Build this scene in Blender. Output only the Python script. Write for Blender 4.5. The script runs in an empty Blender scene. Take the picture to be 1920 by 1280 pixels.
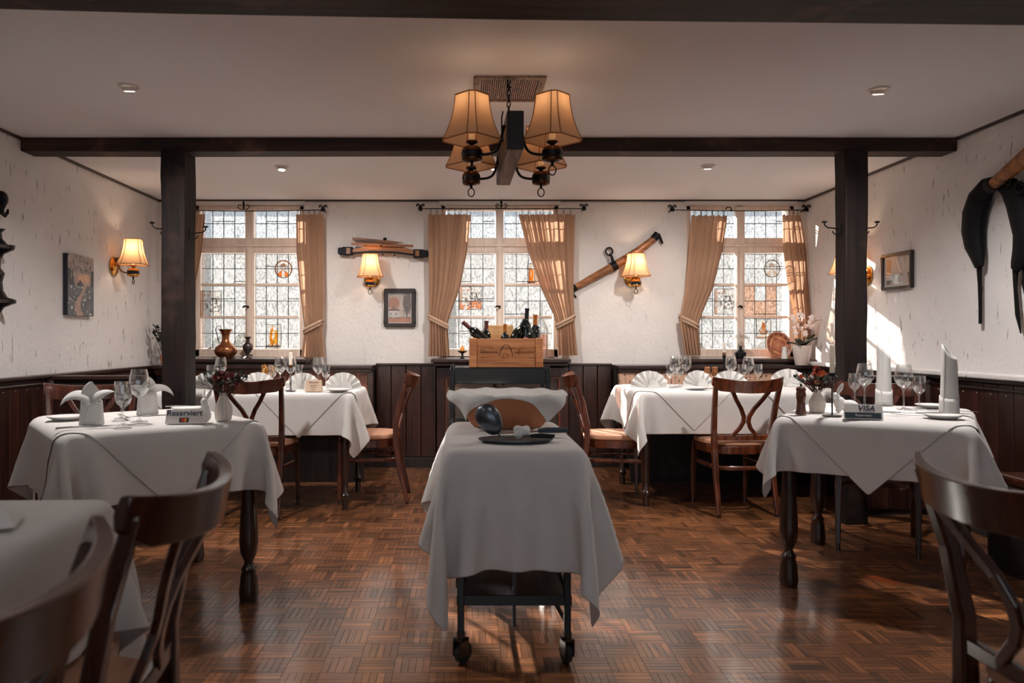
import bpy, bmesh, math, random
import numpy as np
from mathutils import Vector, Matrix, Quaternion
random.seed(7); np.random.seed(7)
PI = math.pi
S = bpy.context.scene
COL = S.collection
# ------------------------------------------------------------------ camera
F, VX, VY, H = 1420.0, 875.0, 635.0, 1.13          # focal length in pixels, vanishing point, eye height
cam = bpy.data.cameras.new('camera'); cam.sensor_width = 36.0
cam.lens = F / 1920 * 36; cam.shift_x = (960 - VX) / 1920; cam.shift_y = (VY - 640) / 1920
cam.clip_start = 0.02; cam.clip_end = 200
cam.dof.use_dof = True; cam.dof.focus_distance = 4.9; cam.dof.aperture_fstop = 3.6
cam_o = bpy.data.objects.new('camera', cam); COL.objects.link(cam_o)
cam_o.location = (0, 0, H); cam_o.rotation_euler = (PI / 2, 0, 0)
S.camera = cam_o
# ------------------------------------------------------------------ sky, sun, exposure
W = bpy.data.worlds.new('sky'); S.world = W; W.use_nodes = True
bgn = W.node_tree.nodes['Background']
bgn.inputs[0].default_value = (0.84, 0.92, 1.0, 1); bgn.inputs[1].default_value = 1.7
sun = bpy.data.lights.new('sun', 'SUN'); sun.energy = 42.0; sun.angle = 0.012; sun.color = (1.0, 0.93, 0.84)
sun_o = bpy.data.objects.new('sun', sun); COL.objects.link(sun_o)
sd = Vector((0.505 * 0.93, -0.863 * 0.93, -0.362)).normalized()
sun_o.rotation_euler = sd.to_track_quat('-Z', 'Y').to_euler()
sun_o.location = (-6, 15, 6)
S.view_settings.view_transform = 'Standard'; S.view_settings.look = 'None'
S.view_settings.exposure = 0.02; S.view_settings.gamma = 1.0; S.view_settings.use_curve_mapping = False
S.cycles.use_denoising = True
S.cycles.max_bounces = 6; S.cycles.diffuse_bounces = 4; S.cycles.glossy_bounces = 2; S.cycles.use_adaptive_sampling = True; S.cycles.adaptive_threshold = 0.07; S.cycles.transparent_max_bounces = 16
S.cycles.caustics_reflective = False; S.cycles.caustics_refractive = False
S.cycles.sample_clamp_indirect = 6.0
SPOT_W, BULB_E, LAMP_W, DIM = 60.0, 3.0, 1.8, 0.15

def at(px, py, Y):
    return Vector(((px - VX) * Y / F, Y, H - (py - VY) * Y / F))
def onz(px, py, z):
    Y = (H - z) * F / (py - VY); return Vector(((px - VX) * Y / F, Y, z))
def lin(c):
    return tuple((x / 12.92 if x <= 0.04045 else ((x + 0.055) / 1.055) ** 2.4) for x in c)
def rgb(r, g, b):
    return lin((r / 255, g / 255, b / 255))
# ------------------------------------------------------------------ materials
MATS = {}
def newmat(name):
    m = bpy.data.materials.new(name); m.use_nodes = True; nt = m.node_tree; nt.nodes.clear()
    out = nt.nodes.new('ShaderNodeOutputMaterial'); MATS[name] = m
    return m, nt, out
class N:
    def __init__(s, nt): s.nt = nt
    def __call__(s, typ, ins=None, **attrs):
        n = s.nt.nodes.new(typ)
        for k, v in attrs.items(): setattr(n, k, v)
        for k, v in (ins or {}).items():
            if isinstance(v, bpy.types.NodeSocket): s.nt.links.new(v, n.inputs[k])
            else:
                if isinstance(v, (tuple, list)) and len(v) == 3 and n.inputs[k].type == 'RGBA': v = (*v, 1)
                n.inputs[k].default_value = v
        return n
def ramp(n, fac, stops):
    r = n('ShaderNodeValToRGB', {0: fac}); e = r.color_ramp.elements
    while len(e) < len(stops): e.new(0.5)
    for el, (p, c) in zip(e, stops): el.position = p; el.color = (*c, 1) if len(c) == 3 else c
    return r.outputs[0]
def obj_coords(n, scale=(1, 1, 1), rand=True):
    tc = n('ShaderNodeTexCoord'); v = tc.outputs['Object']
    if rand:
        oi = n('ShaderNodeObjectInfo')
        mul = n('ShaderNodeMath', {0: oi.outputs['Random'], 1: 37.0}, operation='MULTIPLY')
        v = n('ShaderNodeVectorMath', {0: v, 1: mul.outputs[0]}, operation='ADD').outputs[0]
    return n('ShaderNodeMapping', {'Vector': v, 'Scale': scale}).outputs[0]
def plain(name, c, rough=0.5, metal=0.0, coat=0.0, bump=0.0, bscale=60, var=0.0, spec=0.5, sheen=0.0, emit=None, estr=0):
    m, nt, out = newmat(name); n = N(nt)
    b = n('ShaderNodeBsdfPrincipled', {'Base Color': c, 'Roughness': rough, 'Metallic': metal, 'Coat Weight': coat, 'Specular IOR Level': spec, 'Sheen Weight': sheen})
    if var or bump:
        v = obj_coords(n)
        t = n('ShaderNodeTexNoise', {'Vector': v, 'Scale': bscale, 'Detail': 3.0})
        if var:
            lo = tuple(x * (1 - var) for x in c); hi = tuple(min(1, x * (1 + var)) for x in c)
            nt.links.new(ramp(n, t.outputs[0], [(0.3, lo), (0.7, hi)]), b.inputs['Base Color'])
        if bump:
            bp = n('ShaderNodeBump', {'Height': t.outputs[0], 'Strength': bump, 'Distance': 0.01})
            nt.links.new(bp.outputs[0], b.inputs['Normal'])
    if emit:
        b.inputs['Emission Color'].default_value = (*emit, 1); b.inputs['Emission Strength'].default_value = estr
    nt.links.new(b.outputs[0], out.inputs[0]); return m
def wood(name, c1, c2, rough=0.4, axis='z', scale=1.0, coat=0.15, bump=0.15, objvar=0.25, wear=None, attr=False, crough=0.18, cior=1.5, spec=0.5):
    m, nt, out = newmat(name); n = N(nt)
    s = {'x': (1.6, 22, 22), 'y': (22, 1.6, 22), 'z': (22, 22, 1.6)}[axis]
    v = obj_coords(n, tuple(q * scale for q in s))
    t = n('ShaderNodeTexNoise', {'Vector': v, 'Scale': 1.6, 'Detail': 3.0, 'Roughness': 0.62, 'Distortion': 0.5})
    col = ramp(n, t.outputs[0], [(0.3, c1), (0.68, c2)])
    if wear:
        w = n('ShaderNodeTexNoise', {'Vector': obj_coords(n, (1, 1, 1)), 'Scale': 3.0, 'Detail': 3.0, 'Roughness': 0.7})
        k = ramp(n, w.outputs[0], [(0.56, (0, 0, 0)), (0.74, (1, 1, 1))])
        col = n('ShaderNodeMix', {'Factor': k, 6: col, 7: wear}, data_type='RGBA').outputs[2]
    if attr:
        a = n('ShaderNodeAttribute', attribute_name='tone')
        val = n('ShaderNodeMath', {0: a.outputs['Fac'], 1: 1.0}, operation='MULTIPLY').outputs[0]
    else:
        oi = n('ShaderNodeObjectInfo')
        val = n('ShaderNodeMapRange', {'Value': oi.outputs['Random'], 'To Min': 1 - objvar, 'To Max': 1 + objvar}).outputs[0]
    hs = n('ShaderNodeHueSaturation', {'Color': col, 'Value': val})
    b = n('ShaderNodeBsdfPrincipled', {'Base Color': hs.outputs[0], 'Roughness': rough, 'Coat Weight': coat, 'Coat Roughness': crough, 'Coat IOR': cior, 'Specular IOR Level': spec})
    bp = n('ShaderNodeBump', {'Height': t.outputs[0], 'Strength': bump, 'Distance': 0.004})
    nt.links.new(bp.outputs[0], b.inputs['Normal']); nt.links.new(b.outputs[0], out.inputs[0]); return m

def plaster(name, c, marks=0.6, axis_world=True):
    m, nt, out = newmat(name); n = N(nt)
    g = n('ShaderNodeNewGeometry').outputs['Position']
    v1 = n('ShaderNodeMapping', {'Vector': g, 'Scale': (24, 24, 4.2)}).outputs[0]
    big = n('ShaderNodeTexNoise', {'Vector': g, 'Scale': 5.0, 'Detail': 3.0})
    vert = n('ShaderNodeTexNoise', {'Vector': v1, 'Scale': 1.7, 'Detail': 3.0, 'Roughness': 0.55, 'Distortion': 0.4})
    groove = ramp(n, vert.outputs[0], [(0.30, (1, 1, 1)), (0.345, (0, 0, 0))])
    k = n('ShaderNodeMath', {0: groove, 1: marks}, operation='MULTIPLY').outputs[0]
    base = ramp(n, big.outputs[0], [(0.25, tuple(x * 0.93 for x in c)), (0.75, c)])
    col = n('ShaderNodeMix', {'Factor': k, 6: base, 7: rgb(120, 105, 95)}, data_type='RGBA').outputs[2]
    b = n('ShaderNodeBsdfPrincipled', {'Base Color': col, 'Roughness': 0.92, 'Specular IOR Level': 0.2})
    fine = n('ShaderNodeTexNoise', {'Vector': g, 'Scale': 34.0, 'Detail': 2.0})
    hsum = n('ShaderNodeMath', {0: big.outputs[0], 1: fine.outputs[0]}, operation='ADD').outputs[0]
    hh = n('ShaderNodeMath', {0: hsum, 1: groove}, operation='SUBTRACT').outputs[0]
    bp = n('ShaderNodeBump', {'Height': hh, 'Strength': 0.38, 'Distance': 0.012})
    nt.links.new(bp.outputs[0], b.inputs['Normal']); nt.links.new(b.outputs[0], out.inputs[0]); return m

def fabric(name, c, trans=0.0, weave=700, bump=0.12, stripe=None, rough=0.9):
    m, nt, out = newmat(name); n = N(nt)
    v = obj_coords(n, rand=False)
    t = n('ShaderNodeTexNoise', {'Vector': v, 'Scale': weave, 'Detail': 2.0})
    big = n('ShaderNodeTexNoise', {'Vector': v, 'Scale': 9.0, 'Detail': 3.0})
    col = ramp(n, big.outputs[0], [(0.3, tuple(x * 0.94 for x in c)), (0.7, c)])
    b = n('ShaderNodeBsdfPrincipled', {'Base Color': col, 'Roughness': rough, 'Specular IOR Level': 0.15, 'Sheen Weight': 0.1})
    bp = n('ShaderNodeBump', {'Height': t.outputs[0], 'Strength': bump, 'Distance': 0.002})
    nt.links.new(bp.outputs[0], b.inputs['Normal'])
    sh = b.outputs[0]
    if trans:
        tr = n('ShaderNodeBsdfTranslucent', {'Color': col})
        sh = n('ShaderNodeMixShader', {0: trans, 1: sh, 2: tr.outputs[0]}).outputs[0]
    nt.links.new(sh, out.inputs[0]); return m
def thin_glass(name, tint=(0.97, 0.98, 0.98), rough=0.02, refl=1.0):
    m, nt, out = newmat(name); n = N(nt)
    lw = n('ShaderNodeLayerWeight', {'Blend': 0.35})
    k = n('ShaderNodeMapRange', {'Value': lw.outputs['Facing'], 'To Min': 0.07 * refl, 'To Max': 0.75 * refl}).outputs[0]
    tr = n('ShaderNodeBsdfTransparent', {'Color': tint}); gl = n('ShaderNodeBsdfGlossy', {'Color': (1, 1, 1), 'Roughness': rough})
    mx = n('ShaderNodeMixShader', {0: k, 1: tr.outputs[0], 2: gl.outputs[0]})
    nt.links.new(mx.outputs[0], out.inputs[0]); return m
def pane_glass(name, tint, lo=0.015, hi=0.11, attr=False):
    # wavy obscure glass: part clear, part scattering in streaks
    m, nt, out = newmat(name); n = N(nt)
    v = obj_coords(n, (60, 60, 26))
    t = n('ShaderNodeTexNoise', {'Vector': v, 'Scale': 1.5, 'Detail': 2.0, 'Roughness': 0.7})
    k = n('ShaderNodeMapRange', {'Value': t.outputs[0], 'From Min': 0.35, 'From Max': 0.68, 'To Min': lo, 'To Max': hi}).outputs[0]
    col = tint
    if attr:
        a = n('ShaderNodeAttribute', attribute_name='col'); col = n('ShaderNodeMix', {'Factor': 0.06, 6: a.outputs['Color'], 7: (0, 0, 0)}, data_type='RGBA').outputs[2]
    vv = n('ShaderNodeMapRange', {'Value': t.outputs[0], 'From Min': 0.3, 'From Max': 0.7, 'To Min': 0.78, 'To Max': 1.12}).outputs[0]
    tcol = n('ShaderNodeHueSaturation', {'Color': col, 'Value': vv}).outputs[0]
    tr = n('ShaderNodeBsdfTransparent', {'Color': tcol}); tl = n('ShaderNodeBsdfTranslucent', {'Color': col})
    mx = n('ShaderNodeMixShader', {0: k, 1: tr.outputs[0], 2: tl.outputs[0]})
    gl = n('ShaderNodeBsdfGlossy', {'Roughness': 0.15}); lw = n('ShaderNodeLayerWeight', {'Blend': 0.2})
    bp = n('ShaderNodeBump', {'Height': t.outputs[0], 'Strength': 0.6, 'Distance': 0.01})
    nt.links.new(bp.outputs[0], gl.inputs['Normal'])
    fr = n('ShaderNodeMath', {0: lw.outputs['Fresnel'], 1: 0.6}, operation='MULTIPLY').outputs[0]
    m2 = n('ShaderNodeMixShader', {0: fr, 1: mx.outputs[0], 2: gl.outputs[0]})
    nt.links.new(m2.outputs[0], out.inputs[0]); return m
def attr_paint(name, rough=0.5, coat=0.0):
    m, nt, out = newmat(name); n = N(nt)
    a = n('ShaderNodeAttribute', attribute_name='col')
    b = n('ShaderNodeBsdfPrincipled', {'Base Color': a.outputs['Color'], 'Roughness': rough, 'Coat Weight': coat})
    nt.links.new(b.outputs[0], out.inputs[0]); return m
def patterned(name):
    m, nt, out = newmat(name); n = N(nt)
    g = n('ShaderNodeNewGeometry').outputs['Position']
    a = n('ShaderNodeTexVoronoi', {'Vector': g, 'Scale': 11.0}, feature='DISTANCE_TO_EDGE')
    w = n('ShaderNodeTexNoise', {'Vector': g, 'Scale': 26.0, 'Detail': 2.0, 'Distortion': 2.0})
    wv = n('ShaderNodeTexWave', {'Vector': g, 'Scale': 7.0, 'Distortion': 9.0, 'Detail': 2.0})
    k1 = ramp(n, wv.outputs['Fac'], [(0.10, (1, 1, 1)), (0.17, (0, 0, 0))])
    k2 = ramp(n, w.outputs[0], [(0.47, (0, 0, 0)), (0.54, (1, 1, 1))])
    k = n('ShaderNodeMath', {0: k1, 1: k2}, operation='MULTIPLY').outputs[0]
    col = n('ShaderNodeMix', {'Factor': k, 6: rgb(196, 158, 134), 7: rgb(70, 38, 28)}, data_type='RGBA').outputs[2]
    b = n('ShaderNodeBsdfPrincipled', {'Base Color': col, 'Roughness': 0.9})
    nt.links.new(b.outputs[0], out.inputs[0]); return m
def shade_mat(name, c):
    m, nt, out = newmat(name); n = N(nt)
    d = n('ShaderNodeBsdfDiffuse', {'Color': c}); t = n('ShaderNodeBsdfTranslucent', {'Color': c})
    mx = n('ShaderNodeMixShader', {0: 0.5, 1: d.outputs[0], 2: t.outputs[0]})
    nt.links.new(mx.outputs[0], out.inputs[0]); return m

plaster('wall', rgb(226, 222, 220), 0.7)
plaster('wall_smooth', rgb(226, 219, 214), 0.10)
plain('ceiling', rgb(232, 231, 234), 0.95, bump=0.05, bscale=20)
wood('beam', rgb(16, 11, 11), rgb(60, 38, 31), 0.6, 'x', 0.6, 0.0, 0.5, 0.05, wear=rgb(96, 68, 54), spec=0.3)
wood('post', rgb(10, 8, 8), rgb(36, 23, 20), 0.65, 'z', 0.6, 0.0, 0.5, 0.05, wear=rgb(58, 40, 34), spec=0.25)
wood('wainscot', rgb(28, 15, 12), rgb(66, 35, 27), 0.33, 'z', 0.8, 0.3, 0.12, 0.22)
wood('bench_plank', rgb(92, 48, 34), rgb(150, 88, 62), 0.4, 'z', 0.8, 0.2, 0.12, 0.15)
wood('trim', rgb(26, 15, 13), rgb(62, 36, 28), 0.36, 'x', 0.7, 0.3, 0.1, 0.1)
wood('chair', rgb(56, 25, 15), rgb(114, 58, 33), 0.26, 'z', 0.9, 0.5, 0.06, 0.06)
wood('chair_dark', rgb(38, 18, 13), rgb(84, 42, 28), 0.24, 'z', 0.9, 0.5, 0.06, 0.06)
wood('table_leg', rgb(26, 16, 13), rgb(62, 36, 26), 0.28, 'z', 0.9, 0.45, 0.06, 0.05)
wood('parquet', rgb(76, 45, 28), rgb(160, 102, 62), 0.36, 'x', 1.6, 1.0, 0.06, 0.0, attr=True, crough=0.16, cior=1.75)
plain('parquet_gap', rgb(70, 40, 28), 0.5)
wood('old_wood', rgb(74, 42, 20), rgb(172, 108, 58), 0.45, 'x', 0.8, 0.15, 0.3, 0.1)
wood('grey_wood', rgb(84, 68, 60), rgb(170, 146, 132), 0.7, 'y', 0.9, 0.0, 0.4, 0.1)
wood('black_wood', rgb(16, 14, 15), rgb(46, 36, 34), 0.5, 'z', 0.8, 0.1, 0.2, 0.1)
wood('crate', rgb(176, 110, 66), rgb(226, 160, 108), 0.6, 'x', 0.7, 0.0, 0.15, 0.1)
wood('lid_wood', rgb(206, 150, 92), rgb(234, 186, 128), 0.6, 'x', 0.7, 0.0, 0.1, 0.05)
wood('mill', rgb(62, 32, 20), rgb(122, 66, 38), 0.3, 'z', 2.0, 0.4, 0.1, 0.1)
wood('mill_light', rgb(104, 62, 34), rgb(164, 106, 62), 0.3, 'z', 2.0, 0.4, 0.1, 0.1)
wood('window_frame', rgb(214, 190, 172), rgb(234, 214, 198), 0.5, 'z', 1.0, 0.1, 0.05, 0.03)
plain('lead', rgb(58, 58, 62), 0.5, 0.3)
pane_glass('pane', (0.62, 0.62, 0.62)); pane_glass('pane_orange', (0.60, 0.47, 0.40)); pane_glass('pane_paint', (1, 1, 1), 0.06, 0.10, attr=True)
fabric('linen', rgb(226, 222, 218), 0.12)
fabric('linen_front', rgb(226, 222, 219), 0.10)
fabric('napkin', rgb(236, 234, 231), 0.15)
fabric('curtain', rgb(196, 158, 130), 0.5, 500, 0.2)
fabric('curtain_band', rgb(196, 162, 136), 0.1, 500, 0.3)
plain('brown_cord', rgb(88, 50, 36), 0.9)
fabric('seat_pad', rgb(186, 136, 108), 0, 600, 0.1, rough=0.7)
patterned('tapestry')
plain('iron', rgb(22, 21, 23), 0.5, 0.7, bump=0.2)
plain('iron_rod', rgb(34, 32, 34), 0.5, 0.6)
plain('brass', rgb(206, 148, 76), 0.22, 1.0)
plain('bronze', rgb(92, 58, 34), 0.25, 0.9)
plain('copper', rgb(150, 96, 66), 0.28, 0.9, var=0.2, bscale=14)
plain('pewter', rgb(88, 82, 80), 0.3, 0.9, var=0.2, bscale=14)
plain('steel', rgb(190, 190, 192), 0.18, 1.0)
plain('dark_steel', rgb(104, 110, 118), 0.3, 0.9)
plain('black_metal', rgb(16, 16, 19), 0.35, 0.3, coat=0.3)
plain('black_paint', rgb(18, 20, 24), 0.3, 0.0, coat=0.4)
plain('rubber', rgb(30, 29, 30), 0.7)
plain('china', rgb(236, 234, 230), 0.18, coat=0.4)
plain('ceramic_matt', rgb(226, 214, 204), 0.6)
plain('ceramic_pink', rgb(196, 168, 150), 0.6)
shade_mat('wax', rgb(244, 238, 230))
plain('wax_orange', rgb(226, 140, 44), 0.5)
plain('terracotta', rgb(190, 124, 88), 0.8, var=0.08, bscale=30, bump=0.08)
plain('card', rgb(236, 228, 222), 0.7)
plain('card_tan', rgb(206, 176, 152), 0.7)
plain('ink_blue', rgb(18, 34, 70), 0.7)
plain('ink_dark', rgb(36, 38, 48), 0.7)
plain('ink_brown', rgb(92, 48, 26), 0.8)
plain('teal_strip', rgb(40, 58, 70), 0.6)
plain('logo_red', rgb(206, 54, 30), 0.6); plain('logo_yellow', rgb(226, 150, 40), 0.6)
plain('leather', rgb(13, 13, 16), 0.65, spec=0.15, bump=0.3, bscale=25)
plain('bottle_glass', rgb(10, 16, 14), 0.06, coat=0.6)
plain('foil_black', rgb(26, 24, 26), 0.35, 0.4); plain('foil_gold', rgb(186, 112, 44), 0.4, 0.5); plain('foil_red', rgb(96, 40, 32), 0.5)
plain('label_red', rgb(120, 58, 48), 0.7)
plain('petal_red', rgb(112, 32, 30), 0.7); plain('petal_dark', rgb(74, 20, 24), 0.7); plain('petal_orange', rgb(206, 96, 44), 0.7); plain('petal_dry', rgb(206, 156, 92), 0.8)
plain('petal_white', rgb(244, 232, 226), 0.6)
plain('twig', rgb(66, 38, 28), 0.8); plain('leaf', rgb(34, 50, 40), 0.45)
plain('flower_pot', rgb(230, 220, 212), 0.5)
plain('bread', rgb(176, 112, 66), 0.8)
plain('frame_dark', rgb(40, 28, 22), 0.4, coat=0.2)
plain('frame_white', rgb(214, 208, 202), 0.6)
plain('wood_backing', rgb(28, 18, 15), 0.8)  # even dark brown for boards behind planks and slats
plain('spot_white', rgb(214, 206, 200), 0.45)
plain('glow', rgb(255, 240, 220), 0.5, emit=(1.0, 0.86, 0.68), estr=14)
plain('bulb', rgb(255, 236, 200), 0.5, emit=(1.0, 0.62, 0.30), estr=BULB_E)
plain('bulb_dim', rgb(255, 226, 190), 0.5, emit=(1.0, 0.5, 0.2), estr=BULB_E * 0.08)
for q_ in ('glow', 'bulb', 'bulb_dim'): MATS[q_].cycles.emission_sampling = 'NONE'
shade_mat('shade', rgb(238, 200, 160)); plain('shade_seam', rgb(166, 108, 66), 0.8)
thin_glass('wine_glass'); thin_glass('picture_glass', (0.97, 0.97, 0.97), 0.03, 0.35)
thin_glass('pink_wine', (0.95, 0.62, 0.50), 0.05, 0.6)
attr_paint('painted'); attr_paint('plate_paint', 0.4, 0.3)
plain('pavement', rgb(196, 192, 186), 0.9, var=0.1, bscale=4)
plain('facade', rgb(238, 234, 228), 0.9, var=0.08, bscale=3)
plain('hedge', rgb(50, 58, 46), 0.9, var=0.3, bscale=9)

# ------------------------------------------------------------------ mesh helpers
class MB:
    def __init__(s): s.v = []; s.f = []
    def add(s, vs, fs):
        o = len(s.v); s.v += [tuple(v) for v in vs]; s.f += [tuple(i + o for i in f) for f in fs]; return s
    def box(s, c, d, rot=None):
        x, y, z = (q / 2 for q in d)
        vs = [Vector((i * x, j * y, k * z)) for k in (-1, 1) for j in (-1, 1) for i in (-1, 1)]
        if rot is not None: vs = [rot @ v for v in vs]
        c = Vector(c)
        return s.add([v + c for v in vs], [(0, 2, 3, 1), (4, 5, 7, 6), (0, 1, 5, 4), (2, 6, 7, 3), (0, 4, 6, 2), (1, 3, 7, 5)])
    def lo(s, a, b): return s.box([(p + q) / 2 for p, q in zip(a, b)], [abs(q - p) for p, q in zip(a, b)])
    def lathe(s, prof, n=20, c=(0, 0, 0), M=None, cap=True, a0=0.0):
        vs = []; c = Vector(c)
        for r, z in prof:
            for i in range(n):
                a = a0 + 2 * PI * i / n; v = Vector((r * math.cos(a), r * math.sin(a), z))
                if M is not None: v = M @ v
                vs.append(v + c)
        fs = []
        for k in range(len(prof) - 1):
            for i in range(n):
                j = (i + 1) % n; fs.append((k * n + i, k * n + j, (k + 1) * n + j, (k + 1) * n + i))
        if cap:
            if prof[0][0] > 1e-5: fs.append(tuple(range(n - 1, -1, -1)))
            if prof[-1][0] > 1e-5: fs.append(tuple((len(prof) - 1) * n + i for i in range(n)))
        return s.add(vs, fs)
    def tube(s, pts, r, n=8, cap=True, flat=1.0, closed=False, up=None):
        pts = [Vector(p) for p in pts]; m = len(pts)
        rs = r if isinstance(r, (list, tuple)) else [r] * m
        vs = []; prev = None
        for k in range(m):
            a = pts[(k - 1) % m] if closed or k > 0 else pts[k]; b = pts[(k + 1) % m] if closed or k < m - 1 else pts[k]
            t = (b - a).normalized()
            if prev is None:
                u = Vector(up) if up is not None else (Vector((0, 0, 1)) if abs(t.z) < 0.9 else Vector((1, 0, 0)))
            else: u = prev
            u = (u - t * u.dot(t)).normalized(); prev = u; w = t.cross(u)
            for i in range(n):
                q = 2 * PI * (i + 0.5) / n
                vs.append(pts[k] + (u * math.cos(q) + w * (math.sin(q) * flat)) * rs[k])
        fs = []
        for k in range(m if closed else m - 1):
            for i in range(n):
                j = (i + 1) % n; kk = (k + 1) % m; fs.append((k * n + i, k * n + j, kk * n + j, kk * n + i))
        if cap and not closed: fs.append(tuple(range(n - 1, -1, -1))); fs.append(tuple((m - 1) * n + i for i in range(n)))
        return s.add(vs, fs)
    def bar(s, pts, w, h, up=(0, 0, 1)):
        # rectangular section sweep, w across, h along up
        pts = [Vector(p) for p in pts]; m = len(pts); up = Vector(up); vs = []
        ws = w if isinstance(w, (list, tuple)) else [w] * m; hs = h if isinstance(h, (list, tuple)) else [h] * m
        for k in range(m):
            t = (pts[min(k + 1, m - 1)] - pts[max(k - 1, 0)]).normalized()
            sd_ = t.cross(up).normalized(); u = sd_.cross(t).normalized()
            for a, b in ((-1, -1), (1, -1), (1, 1), (-1, 1)): vs.append(pts[k] + sd_ * (a * ws[k] / 2) + u * (b * hs[k] / 2))
        fs = [(k * 4 + i, k * 4 + (i + 1) % 4, k * 4 + 4 + (i + 1) % 4, k * 4 + 4 + i) for k in range(m - 1) for i in range(4)]
        fs += [(3, 2, 1, 0), tuple((m - 1) * 4 + i for i in range(4))]
        return s.add(vs, fs)
    def prism(s, outline, y0, y1):
        # outline in x,z extruded along y
        n = len(outline); vs = [(x, y0, z) for x, z in outline] + [(x, y1, z) for x, z in outline]
        fs = [tuple(range(n)), tuple(range(2 * n - 1, n - 1, -1))] + [((i + 1) % n, i, n + i, n + (i + 1) % n) for i in range(n)]
        return s.add(vs, fs)
    def ball(s, c, r, n=12, M=None):
        r = r if isinstance(r, (tuple, list)) else (r, r, r); m = n // 2 + 1; vs = []; c = Vector(c)
        for k in range(m + 1):
            p = PI * k / m
            for i in range(n):
                a = 2 * PI * i / n; v = Vector((r[0] * math.sin(p) * math.cos(a), r[1] * math.sin(p) * math.sin(a), -r[2] * math.cos(p)))
                if M is not None: v = M @ v
                vs.append(v + c)
        fs = [(k * n + i, k * n + (i + 1) % n, (k + 1) * n + (i + 1) % n, (k + 1) * n + i) for k in range(m) for i in range(n)]
        return s.add(vs, fs)
    def grid(s, fn, nu, nv, wrap=False):
        vs = [fn(i / (nu if wrap else nu - 1), j / (nv - 1)) for j in range(nv) for i in range(nu)]
        fs = []
        for j in range(nv - 1):
            for i in range(nu if wrap else nu - 1):
                k = (i + 1) % nu; fs.append((j * nu + i, j * nu + k, (j + 1) * nu + k, (j + 1) * nu + i))
        return s.add(vs, fs)
    def mesh(s, name, mat, smooth=False, merge=True):
        me = bpy.data.meshes.new(name); me.from_pydata([tuple(v) for v in s.v], [], s.f)
        bm = bmesh.new(); bm.from_mesh(me)
        if merge: bmesh.ops.remove_doubles(bm, verts=bm.verts, dist=1e-6)
        bmesh.ops.recalc_face_normals(bm, faces=bm.faces)
        bm.to_mesh(me); bm.free()
        me.materials.append(MATS[mat])
        if smooth:
            me.polygons.foreach_set('use_smooth', [True] * len(me.polygons))
            try: me.set_sharp_from_angle(angle=math.radians(42))
            except Exception: pass
        me.update(); return me
CACHE = {}
def link(name, me, parent=None, loc=None, rot=None, bevel=0, label=None, kind=None, subsurf=0, solid=0, remesh=0):
    o = bpy.data.objects.new(name, me); COL.objects.link(o)
    if parent is not None: o.parent = parent
    if loc is not None: o.location = loc
    if rot is not None: o.rotation_euler = rot
    if remesh:
        q = o.modifiers.new('remesh', 'REMESH'); q.mode = 'VOXEL'; q.voxel_size = remesh; q.use_smooth_shade = True
        q = o.modifiers.new('smooth', 'SMOOTH'); q.iterations = 6; q.factor = 0.5
    if solid: q = o.modifiers.new('solid', 'SOLIDIFY'); q.thickness = solid; q.offset = -1
    if bevel: q = o.modifiers.new('bevel', 'BEVEL'); q.width = bevel; q.segments = 2; q.limit_method = 'ANGLE'; q.angle_limit = math.radians(40)
    if subsurf: q = o.modifiers.new('sub', 'SUBSURF'); q.levels = subsurf; q.render_levels = subsurf
    if label: o['label'] = label
    if kind: o['kind'] = kind
    return o
def part(name, mb, mat, parent=None, smooth=False, bevel=0, key=None, **kw):
    if key is not None:
        if key not in CACHE: CACHE[key] = (mb() if callable(mb) else mb).mesh(name, mat, smooth)
        me = CACHE[key]
    else: me = (mb() if callable(mb) else mb).mesh(name, mat, smooth)
    return link(name, me, parent, bevel=bevel, **kw)
def thing(name, label, cat, loc=(0, 0, 0), rz=0.0, group=None):
    o = bpy.data.objects.new(name, None); COL.objects.link(o); o.empty_display_size = 0.05
    o.location = loc; o.rotation_euler = (0, 0, rz); o['label'] = label; o['category'] = cat
    if group: o['group'] = group
    return o
def struct(name, mb, mat, parent=None, bevel=0, smooth=False):
    o = part(name, mb, mat, parent, smooth, bevel)
    if parent is None: o['kind'] = 'structure'
    return o
def bez(p0, p1, p2, p3, n=12):
    p0, p1, p2, p3 = map(Vector, (p0, p1, p2, p3)); r = []
    for i in range(n + 1):
        t = i / n; r.append(p0 * (1 - t) ** 3 + p1 * 3 * t * (1 - t) ** 2 + p2 * 3 * t * t * (1 - t) + p3 * t ** 3)
    return r
def text_mesh(txt, size, mat, extrude=0.0006, shear=0.0, bold=0.0):
    c = bpy.data.curves.new('lettering', 'FONT'); c.body = txt; c.size = size; c.extrude = extrude; c.align_x = 'CENTER'; c.align_y = 'CENTER'; c.shear = shear; c.offset = bold
    o = bpy.data.objects.new('lettering', c); COL.objects.link(o)
    bpy.context.view_layer.update()
    me = bpy.data.meshes.new_from_object(o.evaluated_get(bpy.context.evaluated_depsgraph_get()))
    bpy.data.objects.remove(o); me.materials.clear(); me.materials.append(MATS[mat]); return me
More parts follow.
